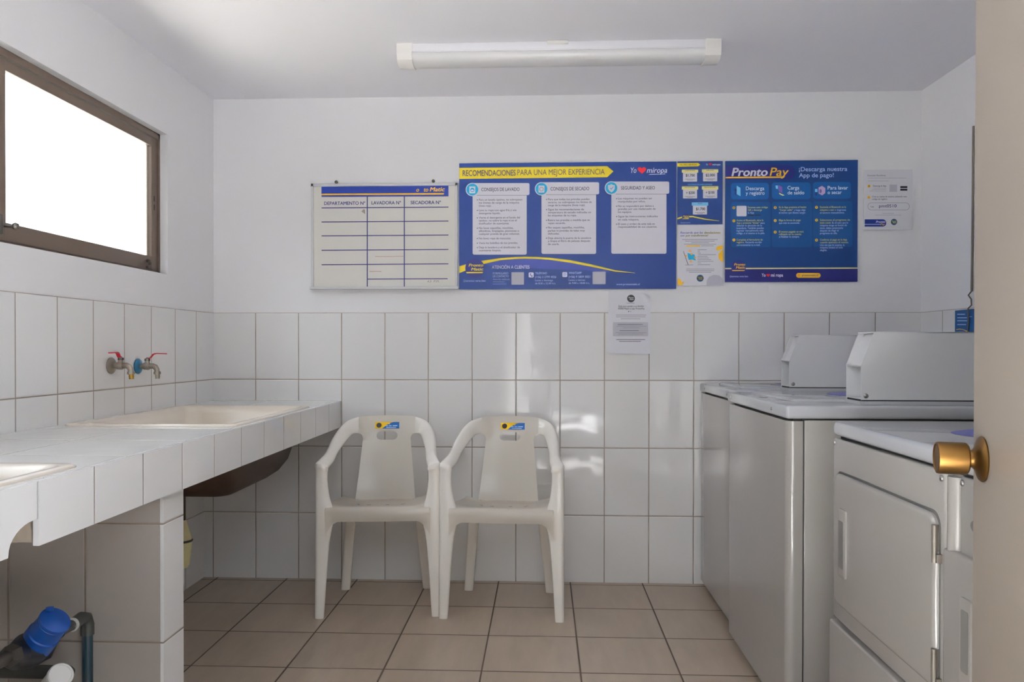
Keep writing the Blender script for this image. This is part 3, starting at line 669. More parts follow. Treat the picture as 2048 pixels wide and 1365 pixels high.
def dryer():
    d = thing('tumble_dryer', (2.6, -1.935, 0), 'white front loading dryer nearer the camera, partly behind the brass door knob', 'dryer', 'dryers')
    x, ya, yb = 2.25, -1.652, -2.205
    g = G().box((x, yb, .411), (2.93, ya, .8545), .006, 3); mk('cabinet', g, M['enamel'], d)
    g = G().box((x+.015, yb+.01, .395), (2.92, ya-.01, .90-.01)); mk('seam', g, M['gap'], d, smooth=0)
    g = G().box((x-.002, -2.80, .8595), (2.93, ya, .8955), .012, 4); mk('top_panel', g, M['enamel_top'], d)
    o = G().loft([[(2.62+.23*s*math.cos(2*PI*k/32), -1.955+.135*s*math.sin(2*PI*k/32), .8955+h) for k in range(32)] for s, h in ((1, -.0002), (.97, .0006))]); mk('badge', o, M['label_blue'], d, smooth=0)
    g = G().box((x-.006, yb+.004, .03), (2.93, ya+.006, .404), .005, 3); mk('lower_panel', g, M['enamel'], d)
    # door: groove, then raised skin
    g = G().loft([rrect(-1.678, -2.190, .4535, .779, .03, x+.004), rrect(-1.678, -2.190, .4535, .779, .03, x-.0008)]); dr = mk('door_groove', g, M['dark_hole'], d, smooth=0)
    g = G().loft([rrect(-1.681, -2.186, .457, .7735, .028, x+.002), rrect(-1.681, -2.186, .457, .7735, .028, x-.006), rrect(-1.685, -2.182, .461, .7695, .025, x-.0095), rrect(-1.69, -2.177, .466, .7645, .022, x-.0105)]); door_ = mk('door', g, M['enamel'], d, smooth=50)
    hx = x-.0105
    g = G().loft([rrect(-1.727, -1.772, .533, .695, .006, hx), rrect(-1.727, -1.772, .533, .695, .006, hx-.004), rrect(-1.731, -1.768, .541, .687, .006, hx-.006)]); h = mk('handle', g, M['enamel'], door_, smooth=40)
    g = G().loft([rrect(-1.735, -1.764, .556, .668, .004, hx-.0055), rrect(-1.735, -1.764, .556, .668, .004, hx-.0064)]); mk('finger_recess', g, M['recess'], h, smooth=0)
    for z in (.722, .497):
        g = G().tube([(x-.010, -2.1865, z-.034), (x-.010, -2.1865, z+.034)], .005, 12).box((x-.010, -2.186, z-.016), (x+.001, -2.178, z+.034), .001).box((x-.010, -2.196, z-.034), (x+.001, -2.188, z-.018), .001)
        mk('hinge', g, M['hinge'], d)
    screw('screw', (x, -1.662, .843), (-1, 0, 0), d); screw('screw', (x, -2.192, .8415), (-1, 0, 0), d)
    return d
dryer()
d2 = thing('tumble_dryer', (2.6, -2.5, 0), 'white dryer at the right edge, mostly hidden by the open room door', 'dryer', 'dryers')
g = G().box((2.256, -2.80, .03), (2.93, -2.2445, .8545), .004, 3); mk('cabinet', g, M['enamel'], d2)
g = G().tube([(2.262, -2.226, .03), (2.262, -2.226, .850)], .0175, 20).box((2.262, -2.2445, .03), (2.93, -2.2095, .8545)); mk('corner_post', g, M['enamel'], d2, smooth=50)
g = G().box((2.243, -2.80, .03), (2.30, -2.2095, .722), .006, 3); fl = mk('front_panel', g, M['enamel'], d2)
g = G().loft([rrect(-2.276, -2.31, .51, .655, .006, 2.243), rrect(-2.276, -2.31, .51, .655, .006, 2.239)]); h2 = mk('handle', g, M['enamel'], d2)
g = G().loft([rrect(-2.281, -2.305, .53, .635, .004, 2.2395), rrect(-2.281, -2.305, .53, .635, .004, 2.2385)]); mk('finger_recess', g, M['recess'], h2, smooth=0)
g = G().loft([[(xx, -2.31+.032*math.cos(2*PI*k/24), .776+.014*math.sin(2*PI*k/24)) for k in range(24)] for xx in (2.258, 2.2555)]); mk('coin_slot', g, M['dark_hole'], d2, smooth=0)
screw('screw', (2.256, -2.252, .843), (-1, 0, 0), d2)

# cable on the right wall and the small blue notice behind it
g = G().tube([(RX+.001, -.4335, 1.95), (RX, -.433, 1.6), (RX-.001, -.431, 1.30)], .0045, 8).tube([(RX-.002, -.431, 1.30), (RX-.012, -.428, 1.285), (RX-.004, -.434, 1.268), (RX-.004, -.436, 1.245), (RX-.014, -.430, 1.232), (RX-.008, -.424, 1.19), (RX-.010, -.420, 1.12)], .003, 8)
tag(mk('cable', g, M['wire']), 'thin brown cable running down the right wall beside the open door', 'cable')
# ------------------------------------------------------------------ printed boards and sheets on the back wall
_tc = {}
def text_geo(s, bold):
    key = (s, bold)
    if key not in _tc:
        cu = bpy.data.curves.new('t', 'FONT'); cu.body = s; cu.resolution_u = 3; cu.fill_mode = 'FRONT'
        o = bpy.data.objects.new('t', cu); COL.objects.link(o)
        dg = bpy.context.evaluated_depsgraph_get(); dg.update()
        me = bpy.data.meshes.new_from_object(o.evaluated_get(dg))
        _tc[key] = ([(v.co.x, v.co.y) for v in me.vertices], [tuple(p.vertices) for p in me.polygons])
        bpy.data.objects.remove(o); bpy.data.curves.remove(cu); bpy.data.meshes.remove(me)
        if bold > 0:                         # heavier strokes: the same letters struck again a little to either side
            V, F = _tc[key]; n = len(V); W_, Q = [], []
            for k, (dx, dy) in enumerate(((-1, 0), (1, 0), (0, .7), (0, -.7))):
                W_ += [(x+dx*bold*.9, y+dy*bold*.9, k) for x, y, *_ in V]; Q += [tuple(i+k*n for i in f) for f in F]
            _tc[key] = (W_, Q)
    return _tc[key]
CAPH = max(v[1] for v in text_geo('H', 0)[0])
def box_of(P, e): return (min(x for x, y in P)-e, min(y for x, y in P)-e, max(x for x, y in P)+e, max(y for x, y in P)+e)
def clusters(B):                             # groups of boxes that touch
    lab = list(range(len(B)))
    for i in range(len(B)):
        for j in range(i):
            if B[i][0] < B[j][2] and B[j][0] < B[i][2] and B[i][1] < B[j][3] and B[j][1] < B[i][3] and lab[i] != lab[j]:
                a, b = lab[i], lab[j]; lab = [b if q == a else q for q in lab]
    return [[k for k in range(len(B)) if lab[k] == q] for q in sorted(set(lab))]
class Print:
    """Flat print on a sheet whose face stands `face` metres off the wall; photo pixels give places on the wall."""
    def __init__(s, root, face): s.root, s.face = root, face
    def pt(s, px, py, layer):
        p = at_wall(px, py, 0); return (p.x, -s.face - .00025*layer, p.z)
    def rect(s, x0, y0, x1, y1, r=0, n=5):
        if not isinstance(r, tuple) and r <= 0: return [(x0, y0), (x0, y1), (x1, y1), (x1, y0)]
        rs = r if isinstance(r, tuple) else (r,)*4; o = []      # tl, bl, br, tr
        for (cx_, cy_, a0), q in zip(((x0, y0, 0), (x0, y1, 90), (x1, y1, 180), (x1, y0, 270)), rs):
            sx_ = 1 if cx_ == x0 else -1; sy_ = 1 if cy_ == y0 else -1
            if q <= 0: o.append((cx_, cy_)); continue
            for k in range(n+1):
                t = math.radians(a0 + 90*k/n); o.append((cx_+sx_*q - q*math.sin(t), cy_+sy_*q - q*math.cos(t)))
        return o
    def circ(s, cx_, cy_, r, ry=None, n=28): return [(cx_ - r*math.sin(2*PI*k/n), cy_ - (ry or r)*math.cos(2*PI*k/n)) for k in range(n)]
    def band(s, top, bot): return list(top) + list(bot)[::-1]
    def shape(s, name, mat, layer, polys, parent=None):
        out = [s.shape1(name, mat, layer, [polys[k] for k in c], parent) for c in clusters([box_of(P, 2.5) for P in polys])]
        return out[0]
    def shape1(s, name, mat, layer, polys, parent):
        g = G()
        for P in polys:
            v = [s.pt(x, y, layer) for x, y in P]
            a = sum(v[i][0]*v[(i+1) % len(v)][2] - v[(i+1) % len(v)][0]*v[i][2] for i in range(len(v)))
            if a < 0: v = v[::-1]
            g.add(v, [tuple(range(len(v)))])
        return mk(name, g, mat, parent or s.root, smooth=0, recalc=False)
    def strip(s, name, mat, layer, top, bot, parent=None):      # two matching rows of points
        return s.shape1(name, mat, layer, [[bot[i], bot[i+1], top[i+1], top[i]] for i in range(len(top)-1)], parent)
    def text(s, name, mat, layer, items, parent=None, bold=0.0, shear=0.0, cap=4.0):
        ch = lambda it: it[4] if len(it) > 4 else cap
        B = [(it[1]-3, it[3]-1.75*ch(it), (it[2] or it[1]+8)+3, it[3]+.75*ch(it)) for it in items]
        out = [s.text1(name, mat, layer, [items[k] for k in c], parent, bold, shear, cap) for c in clusters(B)]
        return out[0]
    def text1(s, name, mat, layer, items, parent, bold, shear, cap):
        g = G()
        for it in items:
            st, x0, x1, y = it[:4]; ch = it[4] if len(it) > 4 else cap; b = it[5] if len(it) > 5 else bold; sh = it[6] if len(it) > 6 else shear
            V, F = text_geo(st, b)
            if not V: continue
            o = s.pt(x0, y, layer); sz = ch*.002293/CAPH
            V = [v if len(v) > 2 else (v[0], v[1], 0) for v in V]; mnx = min(v[0] for v in V); mxx = max(v[0] for v in V)
            sx_ = (s.pt(x1, y, layer)[0]-o[0])/max(mxx-mnx+sh*CAPH, 1e-6) if x1 else sz*.9
            g.add([(o[0] + (x-mnx+sh*yy)*sx_, o[1] - .00005*k_, o[2] + yy*sz) for x, yy, k_ in V], F)
        return mk(name, g, mat, parent or s.root, smooth=0, recalc=False)
def sheet(root, name, mat, px, thick, face):
    P = [at_wall(x, y, 0) for x, y in px]; x0, x1 = (P[0].x+P[1].x)/2, (P[2].x+P[3].x)/2; z1, z0 = (P[0].z+P[3].z)/2, (P[1].z+P[2].z)/2
    g = G().box((x0, -face, z0), (x1, -face+thick, z1)); return mk(name, g, mat, root, smooth=0)
def heart(cx_, cy_, w, h):
    o = []
    for k in range(30):
        t = 2*PI*k/30; o.append((cx_ + w/2*math.sin(t)**3, cy_ - h*.42*(13*math.cos(t)-5*math.cos(2*t)-2*math.cos(3*t)-math.cos(4*t))/13))
    return o
C_ = dict(blue='1E3A84', navy='0A2470', dnavy='16195A', yellow='F0D838', ltyellow='F2E9A0', white='E4E2EC', ink='34344C', black='18181F', red='D2202C', cyan='18A0CC', ltblue='B8C8F0', board='DEDCD5', paper='E0E0E8', grey='8C8C96', ltgrey='B8B8C4', sky='7CC4EC', gold='F0BC2C', teal='123C58', pill='0A4A86', panel='083E74', pink='C8A8C8', purple='7A5CB0', orange='E8A040', olive='6A6020')
I = {k: ink(k, v) for k, v in C_.items()}
BIG_BG = ink_glow('big board blue', '0A2A66', '275A90', (1.64, 0, 1.60), (.62, 1, .36))
VAL_BG = ink_glow('price board blue', '143068', '2E70A4', (2.235, 0, 1.79), (.17, 1, .20))
PAY_BG = ink_glow('app board blue', '022C62', '034C80', (2.85, 0, 1.70), (.62, 1, .35))

# whiteboard ---------------------------------------------------------------
wb = thing('whiteboard', (.80, 0, 1.34), 'whiteboard with a blue ruled laundry sign-up table and aluminium frame', 'whiteboard')
p0, p1 = at_wall(624, 368), at_wall(915.5, 578)
X0, X1, Z1, Z0 = p0.x, p1.x, 1.830, 1.3445
g = G().box((X0+.004, -.011, Z0+.004), (X1-.004, -.002, Z1-.004)); mk('panel', g, I['board'], wb, smooth=0)
g = G()
for a, b in (((X0, -.016, Z1-.013), (X1, -.001, Z1)), ((X0, -.016, Z0), (X1, -.001, Z0+.010)), ((X0, -.016, Z0), (X0+.012, -.001, Z1)), ((X1-.012, -.016, Z0), (X1, -.001, Z1))): g.box(a, b, .0015)
mk('frame', g, M['hood'], wb, smooth=0)
g = G().box((X0-.003, -.034, Z0-.002), (X1+.006, -.001, Z0+.004), .001).box((X0-.003, -.036, Z0-.002), (X1+.006, -.032, Z0+.009), .001); mk('pen_tray', g, M['hood'], wb, smooth=0)
for hx_, hy_ in ((672.5, 364.5), (866.8, 362.2)):
    q = at_wall(hx_, hy_); g = G().lathe((q.x, .002, q.z), (0, -1, 0), [(.0001, 0), (.0075, 0), (.0075, .004), (.004, .008), (.0001, .009)], 16); mk('wall_hook', g, M['steel_dark'], wb)
pr = Print(wb, .0112)
pr.shape('header_band', I['navy'], 1, [[(644.3, 374.8), (644.3, 393.4), (897.5, 392.6), (897.5, 372.4)]])
pr.shape('header_line', I['gold'], 2, [[(644.3, 388.6), (644.3, 391.6), (888, 390.4), (889, 387.2)]])
pr.text('brand_lettering', I['gold'], 2, [('o', 832.8, 840, 384.6), ('to', 847.5, 858.5, 384.4), ('Matic', 860.3, 891.2, 384)], bold=.03, shear=.2, cap=8.2)
L_ = [[(644.5, 393.5), (644.5, 395), (897.5, 394), (897.5, 392.5)]]
for y in (417, 445, 472.8, 501.5, 530.3): L_.append([(644.5, y-.8), (644.5, y+1), (897.5, y-.8), (897.5, y-2.6)])
L_.append([(736, 558.2), (736, 560), (896, 559.2), (896, 557.4)])
for x in (735.6, 809.5): L_.append([(x-1, 394), (x-1, 574.3), (x+1, 574.3), (x+1, 394)])
pr.shape('table_lines', I['dnavy'], 1, L_)
pr.text('column_titles', I['dnavy'], 1, [('DEPARTAMENTO Nº', 649.6, 731.8, 411.2), ('LAVADORA Nº', 744, 803, 410.2), ('SECADORA Nº', 822, 882.6, 409.6)], bold=.022, cap=6.6)
pr.shape('red_marker_stroke', ink('faded red marker', 'C08078'), 1, [pr.band([(751, 513.2), (775, 513.5), (808, 512.8)], [(751, 514.2), (775, 514.4), (808, 513.6)]), pr.band([(740, 543.2), (755, 543), (764, 543.2)], [(740, 544.4), (755, 544), (764, 544.4)])])
pr.shape('smudge', ink('brown smudge', '9A9084'), 1, [[(724, 424), (727.5, 420), (731, 420), (731.5, 429.5)]])
pr.text('marker_note', ink('marker grey', '606060'), 1, [('4.5  P.M.', 855, 880, 565.5)], cap=4, shear=.15)

# big advice board ---------------------------------------------------------
bp = thing('advice_board', (1.64, 0, 1.34), 'wide blue laundry advice board with three white tip cards and a yellow banner', 'sign board')
sheet(bp, 'board', BIG_BG, [(919, 328), (918, 579.5), (1352.5, 578), (1352, 323.5)], .005, .006)
pr = Print(bp, .0061)
pr.shape('banner', I['yellow'], 1, [[(918.8, 336.6), (918.8, 358.8), (1214, 355.3), (1226.8, 343.6), (1214, 333.2)]])
pr.text('banner_title', I['ink'], 2, [('RECOMENDACIONES', 925.5, 1031.5, 352.8, 11.2, .022), ('PARA UNA MEJOR EXPERIENCIA', 1034.8, 1209.2, 351.2, 11, -.004)])
sl = pr.text('slogan', I['white'], 1, [('Yo', 1259.5, 1273.5, 346.6, 10.5, .008, .2), ('miropa', 1293, 1336, 346.6, 10.5, .008, .25)])
pr.shape('slogan_heart', I['red'], 1, [heart(1283.5, 341, 17, 15)], sl)
pr.shape('slogan_underline', I['white'], 1, [[(1296.5, 350.4), (1330, 349.4), (1330, 348.2), (1300, 349.2)]], sl)
cards = [(945.5, 1053.5, 510, 945, 1059, 367, 391, 945, 380), (1083, 1192, 508.6, 1083, 1198, 365.3, 389.6, 1083, 378.5), (1222.5, 1332.5, 508.2, 1222.5, 1338, 364, 388.3, 1222.6, 376.8)]
heads = [('CONSEJOS DE LAVADO', 963, 1039.2, 383.2), ('CONSEJOS DE SECADO', 1100.8, 1178.3, 381.8), ('SEGURIDAD Y ASEO', 1241.6, 1309.4, 380.2)]
tips = [
 [(958, [('Para un lavado óptimo, no sobrepases', 1044.8, 402.3, 1), ('los límites de carga de la máquina', 1038.2, 408.3, 0), ('(línea roja).', 983, 414.2, 0), ('Lava tu ropa con agua fría y usa', 1033, 423.2, 1), ('detergente líquido.', 1001, 429.2, 0), ('Vierte el detergente en el fondo del', 1040, 438, 1), ('tambor, no sobre la ropa ni en el', 1033.5, 443.8, 0), ('dosificador de suavizante.', 1018.5, 449.6, 0), ('No laves zapatillas, mochilas,', 1026.8, 458.7, 1), ('alfombras, limpiapies, plumones o', 1038, 464.6, 0), ('cualquier prenda de gran volumen.', 1039.6, 470.5, 0), ('No laves ropa de mascotas.', 1022.2, 479.4, 1), ('Vacía los bolsillos de tus prendas.', 1036, 488.6, 1), ('Deja la lavadora y el dosificador de', 1040, 497.4, 1), ('suavizante limpios.', 1002.6, 503.4, 0)])],
 [(1096, [('Para que todas tus prendas puedan', 1179, 401.4, 1), ('secarse, no sobrepases los límites de', 1183.3, 407.3, 0), ('carga de la máquina (línea roja).', 1170.2, 413.2, 0), ('Sigue las recomendaciones de', 1167.6, 421.7, 1), ('temperatura de secado indicadas en', 1181.6, 427.6, 0), ('las etiquetas de tu ropa.', 1153, 433.5, 0), ('Retira tus prendas a medida que se', 1179.2, 443, 1), ('vayan secando.', 1131, 448.9, 0), ('No seques zapatillas, mochilas,', 1169, 457.8, 1), ('parkas ni prendas de telas muy', 1169.6, 464, 0), ('delicadas.', 1119, 469.9, 0), ('Deja abierta la puerta de la secadora', 1182.2, 478.8, 1), ('y limpia el filtro de pelusas después', 1180, 484.6, 0), ('de usarla.', 1118.4, 490.8, 0)])],
 [(1236, [('Las máquinas no pueden ser', 1304, 399.7, 1), ('manipuladas por niños.', 1290.4, 405.8, 0), ('No se responderá por daños a', 1307, 414.9, 1), ('prendas por uso inadecuado de', 1310.6, 420.7, 0), ('los equipos.', 1263.4, 426.7, 0), ('Sigue las instrucciones indicadas', 1315, 435.6, 1), ('en cada máquina.', 1277.6, 441.8, 0), ('El aseo y orden de esta sala es', 1309, 450.6, 1), ('responsabilidad de sus usuarios.', 1313.8, 456.4, 0)])]]
for i, (a, b, yb_, hx0_, hx1_, hy0, hy1, cx_, cy_) in enumerate(cards):
    body = pr.shape('tip_card', I['white'], 1, [pr.rect(a, hy1-2, b, yb_, 3.2)])
    ((tx, lines),) = tips[i]
    pr.text('tip_lettering', I['ink'], 2, [(t, tx, x1, y) for t, x1, y, bl in lines], body, bold=.004, cap=3.9)
    pr.shape('bullet', I['ink'], 2, [pr.circ(tx-3, y-1.6, 1.0, n=10) for t, x1, y, bl in lines if bl], body)
    hd_ = pr.shape('card_header', I['white'], 3, [pr.rect(hx0_, hy0, hx1_, hy1, 3)])
    pr.shape('header_shade', ink('soft grey shade', 'A9A8B8'), 2, [pr.rect(hx0_+9, hy1, b, hy1+1.2)], hd_)
    pr.text('header_lettering', I['ink'], 4, [heads[i]], hd_, bold=.014, cap=6.6)
    ic = pr.shape('icon_ring', I['white'], 4, [pr.circ(cx_, cy_, 13.4)]); pr.shape('icon_disc', I['cyan'], 5, [pr.circ(cx_, cy_, 11.7)], ic)
    if i < 2:
        pr.shape('machine_icon', I['white'], 6, [pr.rect(cx_-6, cy_-6.4, cx_+6, cy_+7.6, 1)], ic)
        pr.shape('machine_drum', I['cyan'] if i == 0 else I['grey'], 7, [pr.circ(cx_, cy_+.8, 4.2, n=20)], ic)
        pr.shape('machine_window', I['white'], 8, [pr.circ(cx_, cy_+1.8, 3.0, 2.0, n=16) if i == 0 else pr.circ(cx_, cy_+.8, 3.3, n=16)], ic)
    else:
        pr.shape('shield_icon', I['white'], 6, [[(cx_-7, cy_-5.5), (cx_-6.6, cy_+2), (cx_-4, cy_+6), (cx_, cy_+9), (cx_+4, cy_+6), (cx_+6.6, cy_+2), (cx_+7, cy_-5.5), (cx_+3, cy_-6), (cx_, cy_-7.8), (cx_-3, cy_-6)]], ic)
        pr.shape('check_mark', I['cyan'], 7, [[(cx_-3.2, cy_+.6), (cx_-2.2, cy_-.2), (cx_-.6, cy_+1.6), (cx_+3.6, cy_-2.8), (cx_+4.2, cy_-2), (cx_-.6, cy_+3.4)]], ic)
sw_t = [(918.8, 533), (930, 530), (948, 525.5), (966, 522), (1000, 517), (1030, 514.8), (1050, 514.2), (1075, 514.6), (1100, 516.2), (1140, 521), (1180, 529), (1230, 541.2), (1270, 546.4)]
sw_b = [(918.8, 547), (930, 542.5), (948, 534.5), (966, 529), (1000, 521.2), (1030, 518.6), (1050, 518), (1075, 518.6), (1100, 520.4), (1140, 526), (1180, 533.6), (1230, 543.8), (1270, 546.8)]
pr.shape('lower_field', ink('violet blue field', '2E3A80'), 1, [[(966, 527), (1000, 519), (1050, 516), (1100, 518), (1140, 523), (1180, 531), (1230, 543), (1215, 544), (1150, 540), (1080, 538), (980, 532)]])
pr.strip('swoosh', I['yellow'], 2, sw_t, sw_b)
def emblem(pr, cx_, cy_, r, layer, disc, c1, words, bar=True, parent=None):
    e = pr.shape('brand_emblem', disc, layer, [pr.circ(cx_, cy_, r)], parent); pr.text('emblem_lettering', c1, layer+1, words, e, bold=.03, shear=.2)
    if bar: pr.shape('emblem_bar', c1, layer+1, [[(cx_-r*.92, cy_+r*.40), (cx_-r*.86, cy_+r*.53), (cx_+r*.80, cy_+r*.52), (cx_+r*.86, cy_+r*.39)]], e)
    return e
emblem(pr, 950, 537, 19.2, 3, I['dnavy'], I['yellow'], [('Pronto', 937.5, 968, 533.8, 5.6), ('Matic', 942.3, 968, 541.8, 5.6)])
pr.text('motto', I['ltblue'], 2, [('Queremos verte bien', 926.5, 972, 564, 3.6)], bold=.012, shear=.15)
pr.text('service_title', I['white'], 2, [('ATENCIÓN A CLIENTES', 984, 1059, 538.2, 6.4)], bold=.012)
pr.text('contact_lettering', I['ltblue'], 2, [('FORMULARIO', 986, 1016.6, 549.4, 4), ('DE CONTACTO', 986, 1017.6, 555.2, 4), ('Atención dedicada', 986, 1019.6, 560.6, 3, .004), ('TELÉFONO', 1070.4, 1094, 549.2, 4), ('(+56) 2 2799 4026', 1070.4, 1112.4, 556.6, 4), ('Lunes a domingo', 1070.4, 1106, 563, 3.4, .002), ('de 8:30 a 22:00 hrs.', 1070.4, 1111.6, 569, 3.4, .002), ('WHATSAPP', 1137.4, 1163, 548.6, 4), ('(+56) 9 5859 5021', 1137.4, 1180, 556.2, 4), ('Lunes a viernes', 1137.4, 1170, 562.4, 3.4, .002), ('de 9:00 a 18:00 hrs.', 1137.4, 1179.4, 568.4, 3.4, .002)], bold=.012)
pr.shape('fine_print', ink('pale blue line', '7E90C8'), 2, [[(986, 563.6), (986, 564.8), (1009, 564.8), (1009, 563.6)], [(986, 568), (986, 569.2), (1013, 569.2), (1013, 568)]])
pr.shape('blank_code_tile', I['ltgrey'], 2, [pr.rect(1023, 545, 1048, 570, 1), pr.rect(1185, 544, 1211, 569, 1)])
pi_ = pr.shape('phone_icon', I['white'], 2, [pr.rect(1057.4, 545.4, 1067.4, 555.6, 2)])
pr.shape('handset', I['blue'], 3, [[(1060, 547.6), (1061.6, 547.4), (1062.2, 549.6), (1061.4, 550.4), (1063, 552), (1064, 551.4), (1065.6, 552.6), (1065, 554), (1063, 553.8), (1060.6, 551.2)]], pi_)
ci_ = pr.shape('chat_icon', I['white'], 2, [pr.rect(1124.6, 544.8, 1134.4, 554.8, 2)]); pr.shape('chat_bubble', I['ltblue'], 3, [pr.circ(1129.6, 549.6, 3.4, n=16)], ci_)
pr.text('web_address', I['ltblue'], 2, [('www.prontomatic.cl', 1232.4, 1279, 571, 3.8)])

# price sheet --------------------------------------------------------------
vp = thing('price_sheet', (2.24, 0, 1.635), 'narrow blue price sheet with five small price cards, right of the wide advice board', 'sign')
sheet(vp, 'sheet', VAL_BG, [(1354.4, 323.4), (1354.4, 449.6), (1445, 449), (1445, 322.6)], .003, .004)
pr = Print(vp, .0041)
pr.shape('banner', I['yellow'], 1, [[(1354.6, 327), (1354.6, 334), (1396, 333.4), (1400, 330), (1396, 326.4)]])
pr.text('banner_title', I['olive'], 2, [('VALORES SERVICIO', 1358.4, 1393, 332.4, 3.8)], bold=.02)
sl = pr.text('slogan', I['white'], 1, [('Yo', 1411, 1416, 331.4, 3.6), ('miropa', 1424, 1441, 331.4, 3.6)], bold=.02, shear=.2)
pr.shape('slogan_heart', I['red'], 1, [heart(1420, 329, 6.5, 6)], sl)
for (a, b, ht, hb, a2, b2, bb, hc, price, px0, px1, py, lab, lx0_, lx1_) in (
    (1363.3, 1396, 339.8, 346.2, 1365.6, 1393.8, 364, 'ltyellow', '$1.700', 1371, 1389.2, 354, 'LAVADO ESTÁNDAR', 1369.6, 1389.6),
    (1403.3, 1436.2, 339.2, 346, 1405.6, 1434, 363.4, 'ltyellow', '$2.000', 1411, 1429.4, 353.6, 'SUPER LAVADO', 1412, 1427.6),
    (1363.3, 1396, 373.4, 380, 1365.6, 1393.8, 397.6, 'ltyellow', '+ $200', 1371.8, 1389.4, 388.8, 'NIVEL DE SUCIEDAD', 1369, 1390),
    (1403.3, 1436.2, 373, 380, 1405.6, 1434, 397.2, 'ltyellow', '+ $100', 1411, 1428.6, 388.2, 'ENJUAGUE ADICIONAL', 1408.4, 1431),
    (1383, 1416, 405.4, 412, 1385.4, 1413.6, 429.6, 'sky', '$1.700', 1391.6, 1409.8, 421, 'SECADO', 1395.4, 1404)):
    c = pr.shape('price_card', I['white'], 1, [pr.rect(a2, hb-1, b2, bb, .8)]); pr.shape('card_header', I[hc], 2, [pr.rect(a, ht, b, hb, .8)], c)
    pr.text('header_lettering', I['olive'] if hc != 'sky' else I['navy'], 3, [(lab, lx0_, lx1_, ht+3.2, 2.0)], c, bold=.02)
    pr.text('price_lettering', I['black'], 2, [(price, px0, px1, py, 5)], c, bold=.03)
    m_ = (a2+b2)/2; pr.shape('fine_print', I['grey'], 2, [[(m_-10, py+4.4), (m_-10, py+5.4), (m_+10, py+5.4), (m_+10, py+4.4)], [(m_-6, py+6.6), (m_-6, py+7.5), (m_+6, py+7.5), (m_+6, py+6.6)]], c)
pr.text('strip_lettering', I['sky'], 1, [('ADICIONALES DE LAVADO ESTÁNDAR', 1375, 1424.4, 371.2, 2.6)], bold=.02, shear=.1)
pr.strip('swoosh', I['yellow'], 1, [(1354.6, 436.6), (1366, 433), (1385, 432.6), (1410, 438), (1438, 442)], [(1354.6, 439.4), (1366, 435.6), (1385, 435), (1410, 440), (1438, 442.6)])
emblem(pr, 1371, 435, 7.2, 2, I['dnavy'], I['yellow'], [('Pronto', 1366, 1378, 434, 2.2), ('Matic', 1368, 1378, 437, 2.2)])
pr.text('motto', I['ltblue'], 1, [('Queremos verte bien', 1361, 1380, 447, 1.8)])

# refund sheet -------------------------------------------------------------
rp = thing('refund_sheet', (2.24, 0, 1.357), 'white refund notice with yellow blobs directly under the blue price sheet', 'sign')
sheet(rp, 'sheet', I['paper'], [(1354.4, 450), (1354.4, 572), (1446.4, 572), (1445.4, 449.6)], .002, .0032)
pr = Print(rp, .0033)
pr.text('title_lettering', ink('title violet', '5A5AA0'), 1, [('Recuerda que las', 1360.4, 1406, 468, 4.4), ('son', 1360.4, 1369, 473.6, 4.2)], bold=.02, shear=.2)
pr.text('title_highlight', ink('title olive', '7A6C10'), 1, [('devoluciones', 1407.6, 1441, 468, 4.4), ('por transferencia!', 1371, 1416.4, 473.6, 4.2)], bold=.025, shear=.2)
def bars(L): return [[(a, y-.5), (a, y+.5), (b, y+.5), (b, y-.5)] for a, b, y in L]
pr.shape('fine_print', I['grey'], 1, bars([(1364, 1435, 479.6), (1370, 1429, 482.6), (1382, 1418, 486), (1368, 1432, 489), (1402, 1427, 492.2), (1395, 1413, 500), (1395, 1399.4, 503), (1395, 1401.4, 506.8), (1396, 1431.6, 509.8), (1395, 1414.4, 513), (1395, 1417.4, 516.4), (1395, 1422, 519.8), (1395, 1426.4, 523), (1395, 1402, 526.4), (1395, 1420, 530), (1372, 1428.6, 538.6), (1372, 1428, 542), (1377.6, 1422, 545)]))
pr.shape('highlight_line', I['gold'], 1, [[(1372, 491), (1372, 493.4), (1400.4, 493.4), (1400.4, 491)]])
pr.shape('yellow_blob', I['gold'], 1, [[(1445.4, 491.6), (1438, 492.2), (1432.4, 495.4), (1431.6, 499.6), (1435, 501.6), (1440, 500.2), (1445.4, 497.8)], [(1445.6, 499.4), (1440, 503.6), (1436.6, 510), (1437, 517), (1440.6, 522), (1445.8, 524.4)], [(1355, 557.4), (1359, 557.8), (1362, 562), (1363, 566), (1367.4, 562.4), (1366.6, 567), (1362.4, 571.6), (1355, 570)]])
pr.shape('grey_blob', I['ltgrey'], 1, [[(1412.6, 571), (1413, 562), (1418, 554), (1428, 550), (1438, 551.6), (1444, 557), (1446, 565), (1446, 571)]])
ph = pr.shape('phone_drawing', I['white'], 1, [[(1366.4, 503), (1371, 500.6), (1386, 527.6), (1376, 530.2)]]); pr.shape('phone_edge', I['black'], 2, [[(1366, 503), (1366.8, 502.6), (1376.4, 530), (1375.4, 530.4)], [(1370, 530.2), (1370, 530.8), (1386, 530.6), (1386, 530)]], ph)
pr.shape('banknotes', I['cyan'], 2, [[(1374.6, 506.6), (1389, 510), (1391, 521.6), (1384, 519.6), (1377.4, 520.4), (1375.4, 514)]], ph)
pr.shape('coins', I['orange'], 3, [pr.circ(1379.4, 502.4, 2.4, n=14), pr.circ(1382.4, 508.8, 2.2, n=14), pr.circ(1389.4, 515.8, 2, n=14), pr.circ(1381.4, 523, 2.2, n=14), pr.circ(1371.4, 512.6, 1.8, n=14)], ph)
emblem(pr, 1400, 557, 7, 1, I['teal'], I['gold'], [('Pronto', 1395, 1405, 556.4, 2.2), ('Matic', 1396.6, 1405, 559.4, 2.2)], False)

